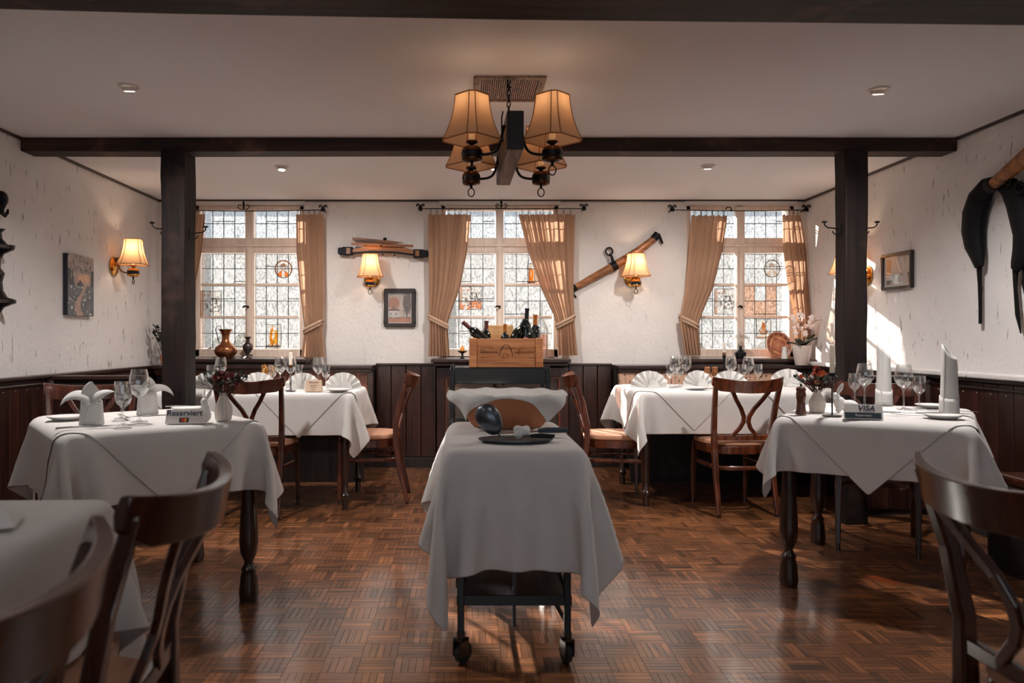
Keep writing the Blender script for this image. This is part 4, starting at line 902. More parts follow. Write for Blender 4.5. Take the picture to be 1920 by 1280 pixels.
# ================================================================== TABLES AND CLOTHS
TZ = 0.772
def sim_cloth(hx, hy, ovx, ovy, top, res=0.03, steps=80, iters=9, seed=0, floorz=0.05):
    Lx, Ly = hx + ovx, hy + ovy; nx = int(round(2 * Lx / res)) + 1; ny = int(round(2 * Ly / res)) + 1
    xs = np.linspace(-Lx, Lx, nx); ys = np.linspace(-Ly, Ly, ny); X, Y = np.meshgrid(xs, ys)
    rs = np.random.RandomState(seed); P = np.stack([X.ravel(), Y.ravel(), np.full(X.size, top)], 1); P0 = P.copy()
    pin = (np.abs(P[:, 0]) <= hx + 1e-6) & (np.abs(P[:, 1]) <= hy + 1e-6); wt = np.where(pin, 0.0, 1.0)
    ex = np.maximum(np.abs(P[:, 0]) - hx, 0); ey = np.maximum(np.abs(P[:, 1]) - hy, 0); d = np.hypot(ex, ey)
    # start already sagging, so that the corners open outwards
    ux = np.where(d > 0, ex / np.maximum(d, 1e-9), 0) * np.sign(P[:, 0]); uy = np.where(d > 0, ey / np.maximum(d, 1e-9), 0) * np.sign(P[:, 1])
    bx = np.clip(P[:, 0], -hx, hx); by = np.clip(P[:, 1], -hy, hy)
    P = np.stack([bx + ux * d * 0.55, by + uy * d * 0.55, top - d * 0.83], 1); P += rs.normal(0, 0.003, P.shape) * wt[:, None]
    I = np.arange(nx * ny).reshape(ny, nx); sets = []
    def add(A, B, k):
        a, b = A.ravel(), B.ravel(); mk = (wt[a] + wt[b]) > 0; a, b = a[mk], b[mk]
        if len(a): sets.append((a, b, np.linalg.norm(P0[a] - P0[b], axis=1), k))
    for o in (0, 1):
        add(I[:, o:-1:2], I[:, o + 1::2], 1.0); add(I[o:-1:2, :], I[o + 1::2, :], 1.0)
        add(I[o:-1:2, :-1], I[o + 1::2, 1:], 0.5); add(I[o:-1:2, 1:], I[o + 1::2, :-1], 0.5)
    for o in range(4):
        A = I[:, o::4][:, :]; 
        c1 = [c for c in range(nx - 2) if c % 4 == o or c % 4 == (o + 0)]
        add(I[:, c1], I[:, [c + 2 for c in c1]], 0.28)
        r1 = [c for c in range(ny - 2) if c % 4 == o]
        add(I[r1, :], I[[c + 2 for c in r1], :], 0.28)
    V = np.zeros_like(P); dt = 0.02; eps = 0.004
    for s in range(steps):
        V *= 0.955; V[:, 2] -= 9.8 * dt; V[pin] = 0; Q = P + V * dt
        for it in range(iters):
            for a, b, L0, k in sets:
                D = Q[b] - Q[a]; l = np.sqrt((D * D).sum(1)) + 1e-9; w_ = wt[a] + wt[b]
                c = (k * (l - L0) / l / w_)[:, None] * D
                Q[a] += c * wt[a][:, None]; Q[b] -= c * wt[b][:, None]
            ax, ay = np.abs(Q[:, 0]), np.abs(Q[:, 1]); ins = (ax < hx + eps) & (ay < hy + eps) & (Q[:, 2] < top) & ~pin
            dx = hx + eps - ax; dy = hy + eps - ay; dz = top - Q[:, 2]
            zx = ins & (dz <= 0.004); Q[zx, 2] = top
            m1 = ins & ~zx & (dx <= dy); m2 = ins & ~zx & (dx > dy)
            Q[m1, 0] = np.sign(Q[m1, 0]) * (hx + eps); Q[m2, 1] = np.sign(Q[m2, 1]) * (hy + eps)
            Q[:, 2] = np.maximum(Q[:, 2], floorz)
        V = (Q - P) / dt; P = Q
    return dict(P=P.reshape(ny, nx, 3), xs=xs, ys=ys, nx=nx, ny=ny)
def cloth_mesh(name, G, mat):
    P = G['P']; ny, nx = G['ny'], G['nx']; me = bpy.data.meshes.new(name)
    fs = [(j * nx + i, j * nx + i + 1, (j + 1) * nx + i + 1, (j + 1) * nx + i) for j in range(ny - 1) for i in range(nx - 1)]
    me.from_pydata(P.reshape(-1, 3).tolist(), [], fs); me.materials.append(MATS[mat]); me.polygons.foreach_set('use_smooth', [True] * len(fs)); me.update(); return me
def sample(G, A, off):
    P = G['P']; dx = G['xs'][1] - G['xs'][0]; dy = G['ys'][1] - G['ys'][0]
    gu = np.gradient(P, axis=1); gv = np.gradient(P, axis=0); Nn = np.cross(gu, gv); Nn /= np.linalg.norm(Nn, axis=2, keepdims=True) + 1e-9
    fx = (A[:, 0] - G['xs'][0]) / dx; fy = (A[:, 1] - G['ys'][0]) / dy
    i = np.clip(np.floor(fx).astype(int), 0, G['nx'] - 2); j = np.clip(np.floor(fy).astype(int), 0, G['ny'] - 2); u = (fx - i)[:, None]; v = (fy - j)[:, None]
    def it(T): return (T[j, i] * (1 - u) + T[j, i + 1] * u) * (1 - v) + (T[j + 1, i] * (1 - u) + T[j + 1, i + 1] * u) * v
    n_ = it(Nn); n_ /= np.linalg.norm(n_, axis=1, keepdims=True) + 1e-9; return it(P) + n_ * off
def overlay_mesh(name, G, cx, cy, R, mat, n=44, ang=PI / 4, off=0.0045):
    s = np.linspace(-1, 1, n); U, Vv = np.meshgrid(s, s); h = R / math.sqrt(2)
    X = cx + h * (U * math.cos(ang) - Vv * math.sin(ang)); Y = cy + h * (U * math.sin(ang) + Vv * math.cos(ang))
    Q = sample(G, np.stack([X.ravel(), Y.ravel()], 1), off)
    me = bpy.data.meshes.new(name); fs = [(j * n + i, j * n + i + 1, (j + 1) * n + i + 1, (j + 1) * n + i) for j in range(n - 1) for i in range(n - 1)]
    me.from_pydata(Q.tolist(), [], fs); me.materials.append(MATS[mat]); me.polygons.foreach_set('use_smooth', [True] * len(fs)); me.update(); return me
LEG_A = [(.0, 0), (.037, 0), (.042, .03), (.036, .10), (.03, .125), (.034, .135), (.022, .15), (.018, .165), (.036, .205), (.041, .255), (.038, .33), (.03, .46), (.026, .55), (.03, .56), (.03, .575), (.024, .58), (.026, .70)]
LEG_B = [(.0, 0), (.02, 0), (.022, .05), (.018, .07), (.03, .085), (.032, .10), (.02, .115), (.024, .2), (.03, .42), (.034, .60), (.034, .70)]
def table(label, cx, cy, rz, hx, hy, prof, inset=.06, group='dressed dining tables'):
    t = thing('dining_table', label, 'table', (cx, cy, 0), rz, group)
    part('table_top', MB().lo((-hx + .03, -hy + .03, TZ - .045), (hx - .03, hy - .03, TZ - .012)), 'table_leg', t, bevel=0.004)
    part('apron', MB().lo((-hx + .05, -hy + .05, TZ - .11), (hx - .05, -hy + .07, TZ - .035)).lo((-hx + .05, hy - .07, TZ - .11), (hx - .05, hy - .05, TZ - .035)).lo((-hx + .05, -hy + .07, TZ - .11), (-hx + .07, hy - .07, TZ - .035)).lo((hx - .07, -hy + .07, TZ - .11), (hx - .05, hy - .07, TZ - .035)), 'table_leg', t)
    for sx in (-1, 1):
        for sy in (-1, 1):
            part('leg', lambda: MB().lathe(prof, 18), 'table_leg', t, smooth=True, key=('leg', id(prof)), loc=(sx * (hx - inset), sy * (hy - inset), 0))
    return t
def cloth(label, G, cx, cy, rz, mat='linen', group='white tablecloths'):
    o = link('tablecloth', cloth_mesh('tablecloth', G, mat), None, (cx, cy, 0), (0, 0, rz), subsurf=1, solid=0.0012); o['label'] = label; o['category'] = 'tablecloth'; o['group'] = group; return o
def overlay(label, G, cx, cy, rz, ox, oy, R, mat='linen', ang=PI / 4, off=.0045):
    o = link('overlay_cloth', overlay_mesh('overlay_cloth', G, ox, oy, R, mat, ang=ang, off=off), None, (cx, cy, 0), (0, 0, rz), subsurf=1, solid=0.001); o['label'] = label; o['category'] = 'tablecloth'; o['group'] = 'diamond overlay cloths'; return o
ZT = TZ + 0.0065
# reserved table
LTc = (-1.435, 3.37, math.radians(36.9)); table('dark turned-leg table carrying the reserved sign and penguin napkins', *LTc, .40, .425, LEG_A)
G = sim_cloth(.40, .425, .27, .27, TZ, seed=1); cloth('white tablecloth under the reserved sign', G, *LTc); overlay('white diamond overlay cloth under the reserved sign', G, *LTc, 0, 0, .735)
# rolled-napkin table
RTc = (1.99, 3.66, math.radians(-33)); table('dark turned-leg table set with tall rolled napkins', *RTc, .39, .49, LEG_A)
G = sim_cloth(.39, .49, .22, .22, TZ, seed=2); cloth('white tablecloth under the tall rolled napkins', G, *RTc, mat='linen_front'); overlay('white diamond overlay cloth under the tall rolled napkins', G, *RTc, 0, 0, .785, mat='linen_front')
# bench table with tan card
BLc = (-1.445, 5.315, 0); table('dining table at the plank-backed wall bench', *BLc, .70, .365, LEG_B)
G = sim_cloth(.70, .365, .26, .26, TZ, seed=3); cloth('white tablecloth under the tan place card and napkin fans', G, *BLc)
overlay('white diamond overlay cloth at the end with the tan place card', G, *BLc, .35, 0, .645); overlay('white diamond overlay cloth behind the dark chair and red flowers', G, *BLc, -.36, 0, .645, off=.008)
# bench table with mills
BRc = (1.875, 5.50, 0); table('dining table at the bench with the patterned cushion', *BRc, .725, .45, LEG_B)
G = sim_cloth(.725, .45, .26, .26, TZ, seed=4); cloth('white tablecloth under the two wooden mills and napkin fans', G, *BRc)
overlay('white diamond overlay cloth at the free end of the mills table', G, *BRc, -.36, 0, .69); overlay('white diamond overlay cloth behind the reddish chair at the mills table', G, *BRc, .36, 0, .69, off=.008)
# near table cut by the picture edge
NTc = (-1.20, 1.06, math.radians(2)); table('near dining table cut by the picture edge, two chairs beside it', *NTc, .43, .64, LEG_A)
G = sim_cloth(.43, .64, .26, .26, TZ, seed=5); cloth('white tablecloth on the near table beside two chairs', G, *NTc)

# ================================================================== SERVING TROLLEY
TRZ = 0.757; TRc = (0.165, 2.995)
t = thing('serving_trolley', 'black metal serving trolley on castors under a white cloth', 'trolley', (TRc[0], TRc[1], 0))
hx, hy = .25, .445
part('top_board', MB().lo((-hx + .03, -hy + .03, TRZ - .038), (hx - .03, hy - .03, TRZ - .012)), 'black_metal', t, bevel=0.003)
sh = part('lower_shelf', MB().lo((-.19, -.36, .215), (.19, .36, .228)), 'black_paint', t, bevel=0.003)
part('shelf_rim', MB().lo((-.195, -.37, .205), (.195, -.36, .24)).lo((-.195, .36, .205), (.195, .37, .24)).lo((-.2, -.37, .205), (-.19, .37, .24)).lo((.19, -.37, .205), (.2, .37, .24)), 'black_metal', sh, bevel=0.002)
for sx in (-1, 1):
    for sy in (-1, 1):
        lg = part('leg', lambda: MB().lo((-.012, -.012, .105), (.012, .012, TRZ - .03)), 'black_metal', t, bevel=0.003, key='trleg', loc=(sx * .185, sy * .36, 0))
        cst = part('castor', lambda: MB().lathe([(.014, .085), (.016, .11)], 12).lo((-.018, -.022, .03), (-.014, .022, .09)).lo((.014, -.022, .03), (.018, .022, .09)).lo((-.018, -.02, .082), (.018, .02, .09)), 'pewter', lg, key='castor', rot=(0, 0, .5 * sx - .2))
        part('wheel', lambda: MB().lathe([(.01, -.013), (.028, -.013), (.037, -.009), (.037, .009), (.028, .013), (.01, .013)], 24, (0, 0.012, .037), Matrix.Rotation(PI / 2, 3, 'Y')), 'rubber', cst, smooth=True, key='wheel')
part('brace', MB().tube([(-.185, -.36, .22), (-.13, -.36, .5)], .004, 6), 'black_metal', t); part('brace', MB().tube([(.185, -.36, .22), (.16, -.36, .5)], .004, 6), 'black_metal', t)
part('side_rail', MB().tube([(.185, -.36, .14), (.11, .1, .2)], .009, 6), 'black_metal', t); part('side_rail', MB().tube([(-.185, -.36, .15), (-.185, .36, .15)], .007, 6), 'black_metal', t)
part('centre_bar', MB().lo((-.006, -.365, .13), (.006, -.355, .5)), 'black_metal', t)
G = sim_cloth(hx, hy, .31, .375, TRZ, seed=6, steps=110); c_ = cloth('long white cloth draped over the serving trolley', G, TRc[0], TRc[1], 0, 'linen_front')
ZTR = TRZ + .002
# terracotta bowl lined with a cloth
BWc = (.175, 3.25)
t = thing('terracotta_bowl', 'wide terracotta bowl at the far end of the serving trolley', 'bowl', (BWc[0], BWc[1], ZTR))
part('bowl_body', MB().lathe([(0, 0), (.145, 0), (.155, .006), (.19, .055), (.225, .10), (.245, .128), (.243, .133), (.236, .128), (.2, .075), (.14, .02), (0, .012)], 48), 'terracotta', t, smooth=True)
def bowl_cloth():
    # square cloth over the rim: it dips inside, its corners hang outside
    m = MB(); n = 41; hs = .266; rr = .25
    def fn(u, v):
        x = (u - .5) * 2 * hs; y = (v - .5) * 2 * hs; a_ = math.radians(-8); x, y = x * math.cos(a_) - y * math.sin(a_), x * math.sin(a_) + y * math.cos(a_)
        rad = math.hypot(x, y); th = math.atan2(y, x)
        rim = rr + .004 * math.sin(7 * th) 
        if rad < rim:
            q = rad / rim; z = .112 + .036 * q ** 2 + .005 * math.sin(11 * th) * q; return (x, y, z)
        e = rad - rim; c4 = abs(math.cos(2 * th)); out = rim + .012 * (1 - math.exp(-e / .012)) - .30 * max(0, e - .03) + .012 * math.sin(8 * th + 1) * min(1, e / .05)
        z = .148 - .95 * e + .005 * math.sin(9 * th) * math.exp(-e / .02)
        return (out * math.cos(th), out * math.sin(th), max(z, .003))
    return m.grid(fn, n, n)
o = part('bowl_liner', bowl_cloth, 'napkin', None, smooth=True, subsurf=1, solid=.0015, loc=(BWc[0], BWc[1], ZTR), rot=(0, 0, .08))
o['label'] = 'white cloth lining the terracotta bowl, corners hanging over the rim'; o['category'] = 'cloth'
# platter with serving tools
PLc = (.177, 2.735)
t = thing('oval_platter', 'dark oval metal platter in front of the terracotta bowl', 'platter', (PLc[0], PLc[1], ZTR))
pm = MB().lathe([(0, .003), (.11, .003), (.125, .007), (.135, .013), (.136, .010), (.12, .0), (0, 0)], 40, M=Matrix.Diagonal((1, .6, 1)))
part('platter_body', pm, 'dark_steel', t, smooth=True)
def spoon_mb(bl, bw, hl, deep):
    m = MB()
    def fn(u, v):
        a = (v - .5) * PI; x = (u - .5) * 2; w_ = math.sqrt(max(0, 1 - x * x)) * bw * (1 - .15 * x)
        return (x * bl, math.sin(a) * w_, -math.cos(a) * deep * math.sqrt(max(0, 1 - x * x)))
    m.grid(fn, 18, 12); m.tube([(bl * .95, 0, 0), (bl + hl * .5, 0, .012), (bl + hl, 0, .006)], [.007, .005, .009], 8, flat=.5, up=(0, 0, 1)); return m
t = thing('serving_ladle', 'big dark ladle with its bowl tipped up on the platter', 'ladle', (.082, 2.715, ZTR + .010))
part('ladle', spoon_mb(.062, .046, .035, .034), 'dark_steel', t, smooth=True, solid=.0015, rot=(-PI / 2 + .25, 1.02, -.1), loc=(.0, .0, .072))
t = thing('carving_knife', 'carving knife with a blue-grey handle beside the bowl', 'knife', (.27, 2.86, ZTR + .012), .06)
part('blade', MB().bar([(-.17, 0, .0), (-.1, 0, .004), (.0, 0, .01)], [.002, .024, .026], .002), 'steel', t); part('handle', MB().tube([(0, 0, .012), (.03, 0, .014), (.08, 0, .014), (.115, 0, .013)], [.008, .011, .011, .009], 8), 'teal_strip', t, smooth=True)
t = thing('serving_fork', 'black-handled serving fork on the dark platter', 'fork', (.23, 2.755, ZTR + .014), -.1)
part('handle', MB().tube([(.0, 0, .004), (.04, 0, .006), (.09, 0, .004)], [.006, .009, .007], 8), 'black_metal', t, smooth=True)
part('tines', MB().tube([(0, 0, .004), (-.08, 0, .0), (-.11, .008, .0)], .003, 6).tube([(-.08, 0, 0), (-.11, -.008, 0)], .003, 6), 'steel', t, smooth=True)
t = thing('crumpled_napkin', 'small crumpled white napkin on the dark platter', 'napkin', (.20, 2.74, ZTR + .009))
r = random.Random(4); m = MB()
for q in range(14): m.ball((r.uniform(-.02, .02), r.uniform(-.016, .016), r.uniform(.012, .036)), r.uniform(.010, .018), 8)
part('napkin_body', m, 'napkin', t, smooth=True, remesh=.004)

# ================================================================== CRATE STAND WITH WINE
SX, SY, SZ = .2325, 5.30, .93
t = thing('black_stand', 'black wooden stand carrying the wine crate behind the trolley', 'stand', (SX, SY, 0))
for sx in (-.335, .335):
    for sy in (0, .36): part('post', lambda: MB().bar([(0, 0, 0), (0, 0, SZ - .02), (0, 0, SZ + .012)], [.032, .032, .02], [.034, .034, .02], up=(0, 1, 0)), 'black_paint', t, bevel=0.004, key='stpost', loc=(sx, sy, 0))
for sy in (0, .36): part('top_rail', lambda: MB().lo((-.319, -.012, SZ - .115), (.319, .012, SZ - .004)), 'black_paint', t, bevel=0.004, key='strail', loc=(0, sy, 0))
for i in range(5): part('top_slat', lambda: MB().lo((-.318, -.028, -.012), (.318, .028, 0)), 'black_paint', t, bevel=0.003, key='stslat', loc=(0, .04 + i * .07, SZ))
part('shelf', MB().lo((-.319, .02, .55), (.319, .34, .57)), 'black_paint', t, bevel=0.003)
for sx in (-.335, .335): part('side_rail', MB().lo((sx - .012, .018, .53), (sx + .012, .342, .59)), 'black_paint', t, bevel=0.003)
CRX, CRY, CRZ = .276, 5.30, SZ + .001; cw, chh, cd = .515, .205, .34
t = thing('wine_crate', 'open pine wine crate with branded arch emblem on the black stand', 'crate', (CRX, CRY, CRZ))
for i, (z0, z1) in enumerate(((.0, .066), (.068, .134), (.136, .20))):
    part('front_board', MB().lo((-cw / 2 + .045, -.003, z0), (cw / 2 - .04, .009, z1)), 'crate', t, bevel=0.002); part('rear_board', MB().lo((-cw / 2, cd - .012, z0), (cw / 2, cd, z1)), 'crate', t, bevel=0.002)
for s in (-1, 1):
    part('corner_batten', MB().lo((s * (cw / 2) - (.05 if s > 0 else 0), -.014, 0), (s * (cw / 2) + (.05 if s < 0 else 0), .0095, chh)), 'crate', t, bevel=0.003)
    part('end_board', MB().lo((s * (cw / 2 - .007) - .007, .010, 0), (s * (cw / 2 - .007) + .007, cd - .0125, .20)), 'crate', t, bevel=0.002)
part('bottom_board', MB().lo((-cw / 2 + .015, .01, 0), (cw / 2 - .015, cd - .013, .01)), 'crate', t)
part('lid', MB().lo((-.13, cd - .03, .02), (.07, cd - .018, .30)), 'lid_wood', t, bevel=0.002)
em = MB().tube([(.03 * x, -.0045, z) for x, z in ((-1.5, .075), (-1.42, .10), (-1.1, .13), (-.6, .15), (0, .162), (.6, .15), (1.1, .13), (1.42, .10), (1.5, .075))], [.001, .002, .003, .0025, .001, .0025, .003, .002, .001], 5)
em.tube([(-.02, -.0045, .05), (-.02, -.0045, .095), (-.008, -.0045, .10), (.012, -.0045, .092), (.015, -.0045, .08), (.0, -.0045, .075)], .0009, 4)
def squig(x0, x1, z, amp, f, ph):
    return [(x0 + (x1 - x0) * q / 60, -.0045, z + amp * math.sin(f * q / 60 * 2 * PI + ph) * (1 if q % 14 > 4 else 1.9)) for q in range(61)]
em.tube(squig(-.17, -.055, .105, .006, 9, 0), .0012, 4); em.tube(squig(.055, .195, .105, .006, 11, 1), .0012, 4)
em.tube([(-.185, -.0045, .112), (-.17, -.0045, .125), (-.155, -.0045, .115), (-.165, -.0045, .10), (-.18, -.0045, .106)], .0018, 4); em.tube([(.08, -.0045, .09), (.09, -.0045, .13), (.1, -.0045, .128), (.092, -.0045, .1)], .0012, 4)
em.tube(squig(-.10, .09, .028, .0025, 26, 0), .0008, 4)
part('branded_print', em, 'ink_brown', t)
def bottle_prof(h=.30, r=.038):
    return [(0, 0), (r * .9, 0), (r, .006), (r, h * .60), (r * .92, h * .66), (r * .5, h * .735), (r * .40, h * .78), (r * .38, h * .96), (r * .42, h * .965), (r * .42, h), (0, h)]
def bottle(label, x, y, z, tilt, az, foil, h=.30, r=.038, lab=None):
    t = thing('wine_bottle', label, 'bottle', (CRX + x, CRY + y, CRZ + z), 0, 'wine bottles in the crate')
    ax = Vector((math.sin(tilt) * math.cos(az), math.sin(tilt) * math.sin(az), math.cos(tilt))); t.rotation_mode = 'QUATERNION'; t.rotation_quaternion = Vector((0, 0, 1)).rotation_difference(ax)
    part('glass_body', lambda: MB().lathe(bottle_prof(h, r), 20), 'bottle_glass', t, smooth=True, key=('bt', h, r))
    part('foil_capsule', lambda: MB().lathe([(r * .405, h * .77), (r * .395, h * .955), (r * .44, h * .96), (r * .44, h * 1.003), (0, h * 1.003)], 20), foil, t, smooth=True, key=('bf', h, r, foil))
    if lab: part('paper_label', lambda: MB().lathe([(r * 1.01, h * .2), (r * 1.01, h * .5)], 20, cap=False), lab, t, smooth=True, key=('bl', h, r, lab))
bottle('wine bottle with dark red capsule leaning out over the crate corner', -.085, .08, .13, .86, PI * .97, 'foil_red', .29, .036)
bottle('wine bottle with purple-brown capsule upright at the crate corner', -.145, .22, .06, .06, .5, 'foil_red', .27)
bottle('wine bottle with thin amber neck in the crate middle', -.005, .13, .055, .04, 1.0, 'foil_gold', .25, .03)
bottle('wine bottle with black capsule tilted in the crate middle', .02, .20, .10, .50, .1, 'foil_black', .27, .040)
bottle('wine bottle with tall black capsule rising highest from the crate', .145, .22, .075, .06, .2, 'foil_black', .345, .038)
bottle('wine bottle with orange-gold capsule near the crate end', .20, .10, .05, .05, .3, 'foil_gold', .32, .038)
bottle('wine bottle with red label lying slanted in the crate', .10, .055, .10, .62, .25, 'foil_black', .23, .036, 'label_red')
def sprig(t, n, h, spread, mat, leafmat, seed, leaf=.02, z0=0):
    r = random.Random(seed); st = MB(); lf = MB()
    for i in range(n):
        a = r.uniform(0, 2 * PI); k = r.uniform(.2, 1) * spread; hh = h * r.uniform(.7, 1.05); tip = Vector((k * math.cos(a), k * math.sin(a), z0 + hh)); b0 = Vector((0.2 * k * math.cos(a), 0.2 * k * math.sin(a), z0))
        mid = (b0 + tip) / 2 + Vector((0, 0, hh * .12)); st.tube([b0, mid, tip], .0015, 4)
        if leafmat:
            for q in range(3):
                p = mid.lerp(tip, q / 2.2); d = Vector((r.uniform(-1, 1), r.uniform(-1, 1), r.uniform(.1, 1))).normalized(); sd_ = d.cross(Vector((0, 0, 1))).normalized() * leaf * .28
                lf.add([p, p + d * leaf * .5 + sd_, p + d * leaf, p + d * leaf * .5 - sd_], [(0, 1, 2, 3)])
    return st, lf
t = thing('dried_sprig', 'dark dried sprig in a small pot on the black stand shelf', 'plant', (.235, 5.42, .571))
part('pot', MB().lathe([(0, 0), (.035, 0), (.045, .08), (.04, .08), (.03, .01), (0, .01)], 20), 'terracotta', t, smooth=True)
st, lf = sprig(t, 26, .19, .07, 'twig', 'leaf', 5, .03, .03); part('stems', st, 'twig', t); part('leaves', lf, 'twig', t, kind='stuff')
# ================================================================== CHAIRS
def chair(label, x, y, rz, mat='chair', group='bentwood dining chairs'):
    # local frame: sitter looks along +y, backrest at -y
    t = thing('dining_chair', label, 'chair', (x, y, 0), rz, group); K = mat
    for s in (-1, 1):
        lg = part('front_leg', lambda: MB().bar([(s * .185, .19, .03), (s * .185, .185, .25), (s * .18, .18, .43)], [.024, .032, .038], [.024, .032, .038], up=(0, 1, 0)), mat, t, bevel=0.005, key=('fl', s, K))
        part('glide', lambda: MB().lathe([(0, 0), (.011, 0), (.012, .012), (.009, .031), (0, .031)], 10, (s * .185, .19, 0)), 'pewter', lg, smooth=True, key=('gl', s, 1))
        bp = [(s * .19, -.275, .012), (s * .188, -.225, .22), (s * .188, -.195, .42), (s * .192, -.195, .55), (s * .2, -.225, .70), (s * .212, -.275, .86)]
        lg = part('back_leg', lambda: MB().bar(bp, [.026, .032, .036, .034, .032, .028], [.026, .034, .04, .036, .03, .026], up=(0, 1, 0)), mat, t, bevel=0.006, key=('bl', s, K))
        part('glide', lambda: MB().lathe([(0, 0), (.011, 0), (.012, .012), (0, .012)], 10, (s * .19, -.275, 0)), 'pewter', lg, smooth=True, key=('gl', s, 2))
    def rail():
        m = MB(); n = 22; vs = []; 
        for i in range(n + 1):
            u = -1 + 2 * i / n; e = abs(u); xx = u * .232; yy = -.335 + .062 * e ** 1.8 + .022 * e ** 5
            zt = .868 + .024 * e ** 2.2; zb = .788 + .018 * e ** 1.6 + .032 * max(0, e - .84) / .16
            th = .013 - .004 * max(0, e - .8) / .2
            for (dy, zz) in ((-th, zb), (th, zb), (th + .004, (zb + zt) / 2), (th - .003, zt), (-th - .003, zt), (-th, (zb + zt) / 2)): vs.append((xx, yy + dy - .014 * (zz - .8) / .08, zz))
        fs = [(i * 6 + k, i * 6 + (k + 1) % 6, (i + 1) * 6 + (k + 1) % 6, (i + 1) * 6 + k) for i in range(n) for k in range(6)] + [tuple(range(5, -1, -1)), tuple(n * 6 + k for k in range(6))]
        return m.add(vs, fs)
    part('top_rail', rail, mat, t, smooth=True, bevel=0.003, key=('rail', K))
    for s in (-1, 1):
        part('splat_bar', lambda: MB().bar([(s * .118, -.312, .80), (s * .085, -.287, .745), (s * .042, -.262, .685), (s * .018, -.247, .635), (s * .016, -.238, .60), (s * .034, -.226, .56), (s * .07, -.216, .518), (s * .082, -.212, .50)], [.026, .026, .027, .028, .028, .026, .024, .024], .016, up=(0, 1, .25)), mat, t, bevel=0.004, key=('sp', s, K))
    part('lower_rail', lambda: MB().bar([(-.185, -.197, .497), (-.09, -.206, .495), (0, -.209, .494), (.09, -.206, .495), (.185, -.197, .497)], .02, .034), mat, t, bevel=0.004, key=('lr', K))
    def seat_ol(k, n=40):
        r_ = []
        for i in range(n):
            a = 2 * PI * i / n; c, s = math.cos(a), math.sin(a); p = 3.2
            q = (abs(c) ** p + abs(s) ** p) ** (-1 / p); xx = c * q * .215 * (1 + .05 * s) * k; yy = s * q * .208 * k; r_.append((xx, yy))
        return r_
    def layers(lv):
        m = MB(); n = 40; vs = []
        for k, z in lv: vs += [(x_, y_, z) for x_, y_ in seat_ol(k)]
        fs = [(i * n + j, i * n + (j + 1) % n, (i + 1) * n + (j + 1) % n, (i + 1) * n + j) for i in range(len(lv) - 1) for j in range(n)] + [tuple(range(n - 1, -1, -1)), tuple((len(lv) - 1) * n + j for j in range(n))]
        return m.add(vs, fs)
    part('seat_frame', lambda: layers([(.95, .385), (.98, .39), (.99, .435), (.97, .44)]), mat, t, smooth=True, key=('sf', K))
    part('seat_pad', lambda: layers([(.955, .4401), (1.0, .448), (1.0, .462), (.96, .474), (.8, .479), (.4, .481)]), 'seat_pad', t, smooth=True, key='pad')
    part('stretcher', lambda: MB().tube([(.18, .18, .30), (.178, .0, .30), (.172, -.13, .30), (.15, -.185, .30), (.08, -.208, .30), (0, -.212, .30), (-.08, -.208, .30), (-.15, -.185, .30), (-.172, -.13, .30), (-.178, 0, .30), (-.18, .18, .30)], .0145, 8, flat=.75), mat, t, smooth=True, key=('str', K))
    return t
chair('dark bentwood chair with its back to the room at the plank bench table', -1.35, 5.00, -.06, 'chair_dark')
chair('bentwood chair drawn up to the free end of the plank bench table', -.69, 5.36, PI / 2 + .05, 'chair')
chair('bentwood chair drawn up to the free end of the mills table', 1.03, 5.33, -PI / 2 - .08, 'chair')
chair('reddish bentwood chair with its back to the room at the mills table', 1.765, 5.07, .07, 'chair')
chair('dark bentwood chair behind the penguin napkins', -1.97, 3.93, math.radians(180 + 22), 'chair_dark')
chair('dark bentwood chair behind the tall rolled napkins', 2.24, 4.14, math.radians(180 - 27), 'chair_dark')
chair('dark bentwood chair at the near table, farther from the camera', -.80, 1.365, PI / 2 + .06, 'chair_dark')
chair('dark bentwood chair at the near table, cut by the picture corner', -.775, .80, PI / 2 - .02, 'chair_dark')
chair('glossy bentwood chair seen from behind, opposite the near table', 1.26, 1.42, -PI / 2 + .14, 'chair_dark')

# ================================================================== TABLEWARE
def glass_prof(kind):
    if kind == 'big': return [(0, .003), (.034, .003), (.036, .001), (.034, .0), (.034, .003), (.012, .006), (.0045, .016), (.0042, .09), (.008, .102), (.026, .118), (.040, .140), (.043, .155), (.038, .188), (.031, .222)]
    return [(0, .003), (.030, .003), (.031, .001), (.030, .003), (.010, .006), (.004, .014), (.0038, .065), (.008, .074), (.024, .088), (.031, .105), (.032, .122), (.028, .165)]
def glass(label, x, y, kind='big', z=ZT):
    t = thing('wine_glass' if kind == 'big' else 'water_glass', label, 'glass', (x, y, z + .002), 0, 'stemmed glasses')
    pr = glass_prof(kind); k = 8 if kind == 'big' else 7
    part('foot', lambda: MB().lathe(pr[:5 if kind == 'big' else 4] + [(.012, .006)], 20), 'wine_glass', t, smooth=True, key=('gf', kind))
    part('stem', lambda: MB().lathe(pr[5 if kind == 'big' else 4:k + 1], 12, cap=False), 'wine_glass', t, smooth=True, key=('gs', kind))
    part('bowl', lambda: MB().lathe(pr[k:] + [(r_ - .0012, z_) for r_, z_ in pr[:k:-1]], 28, cap=False), 'wine_glass', t, smooth=True, key=('gb', kind))
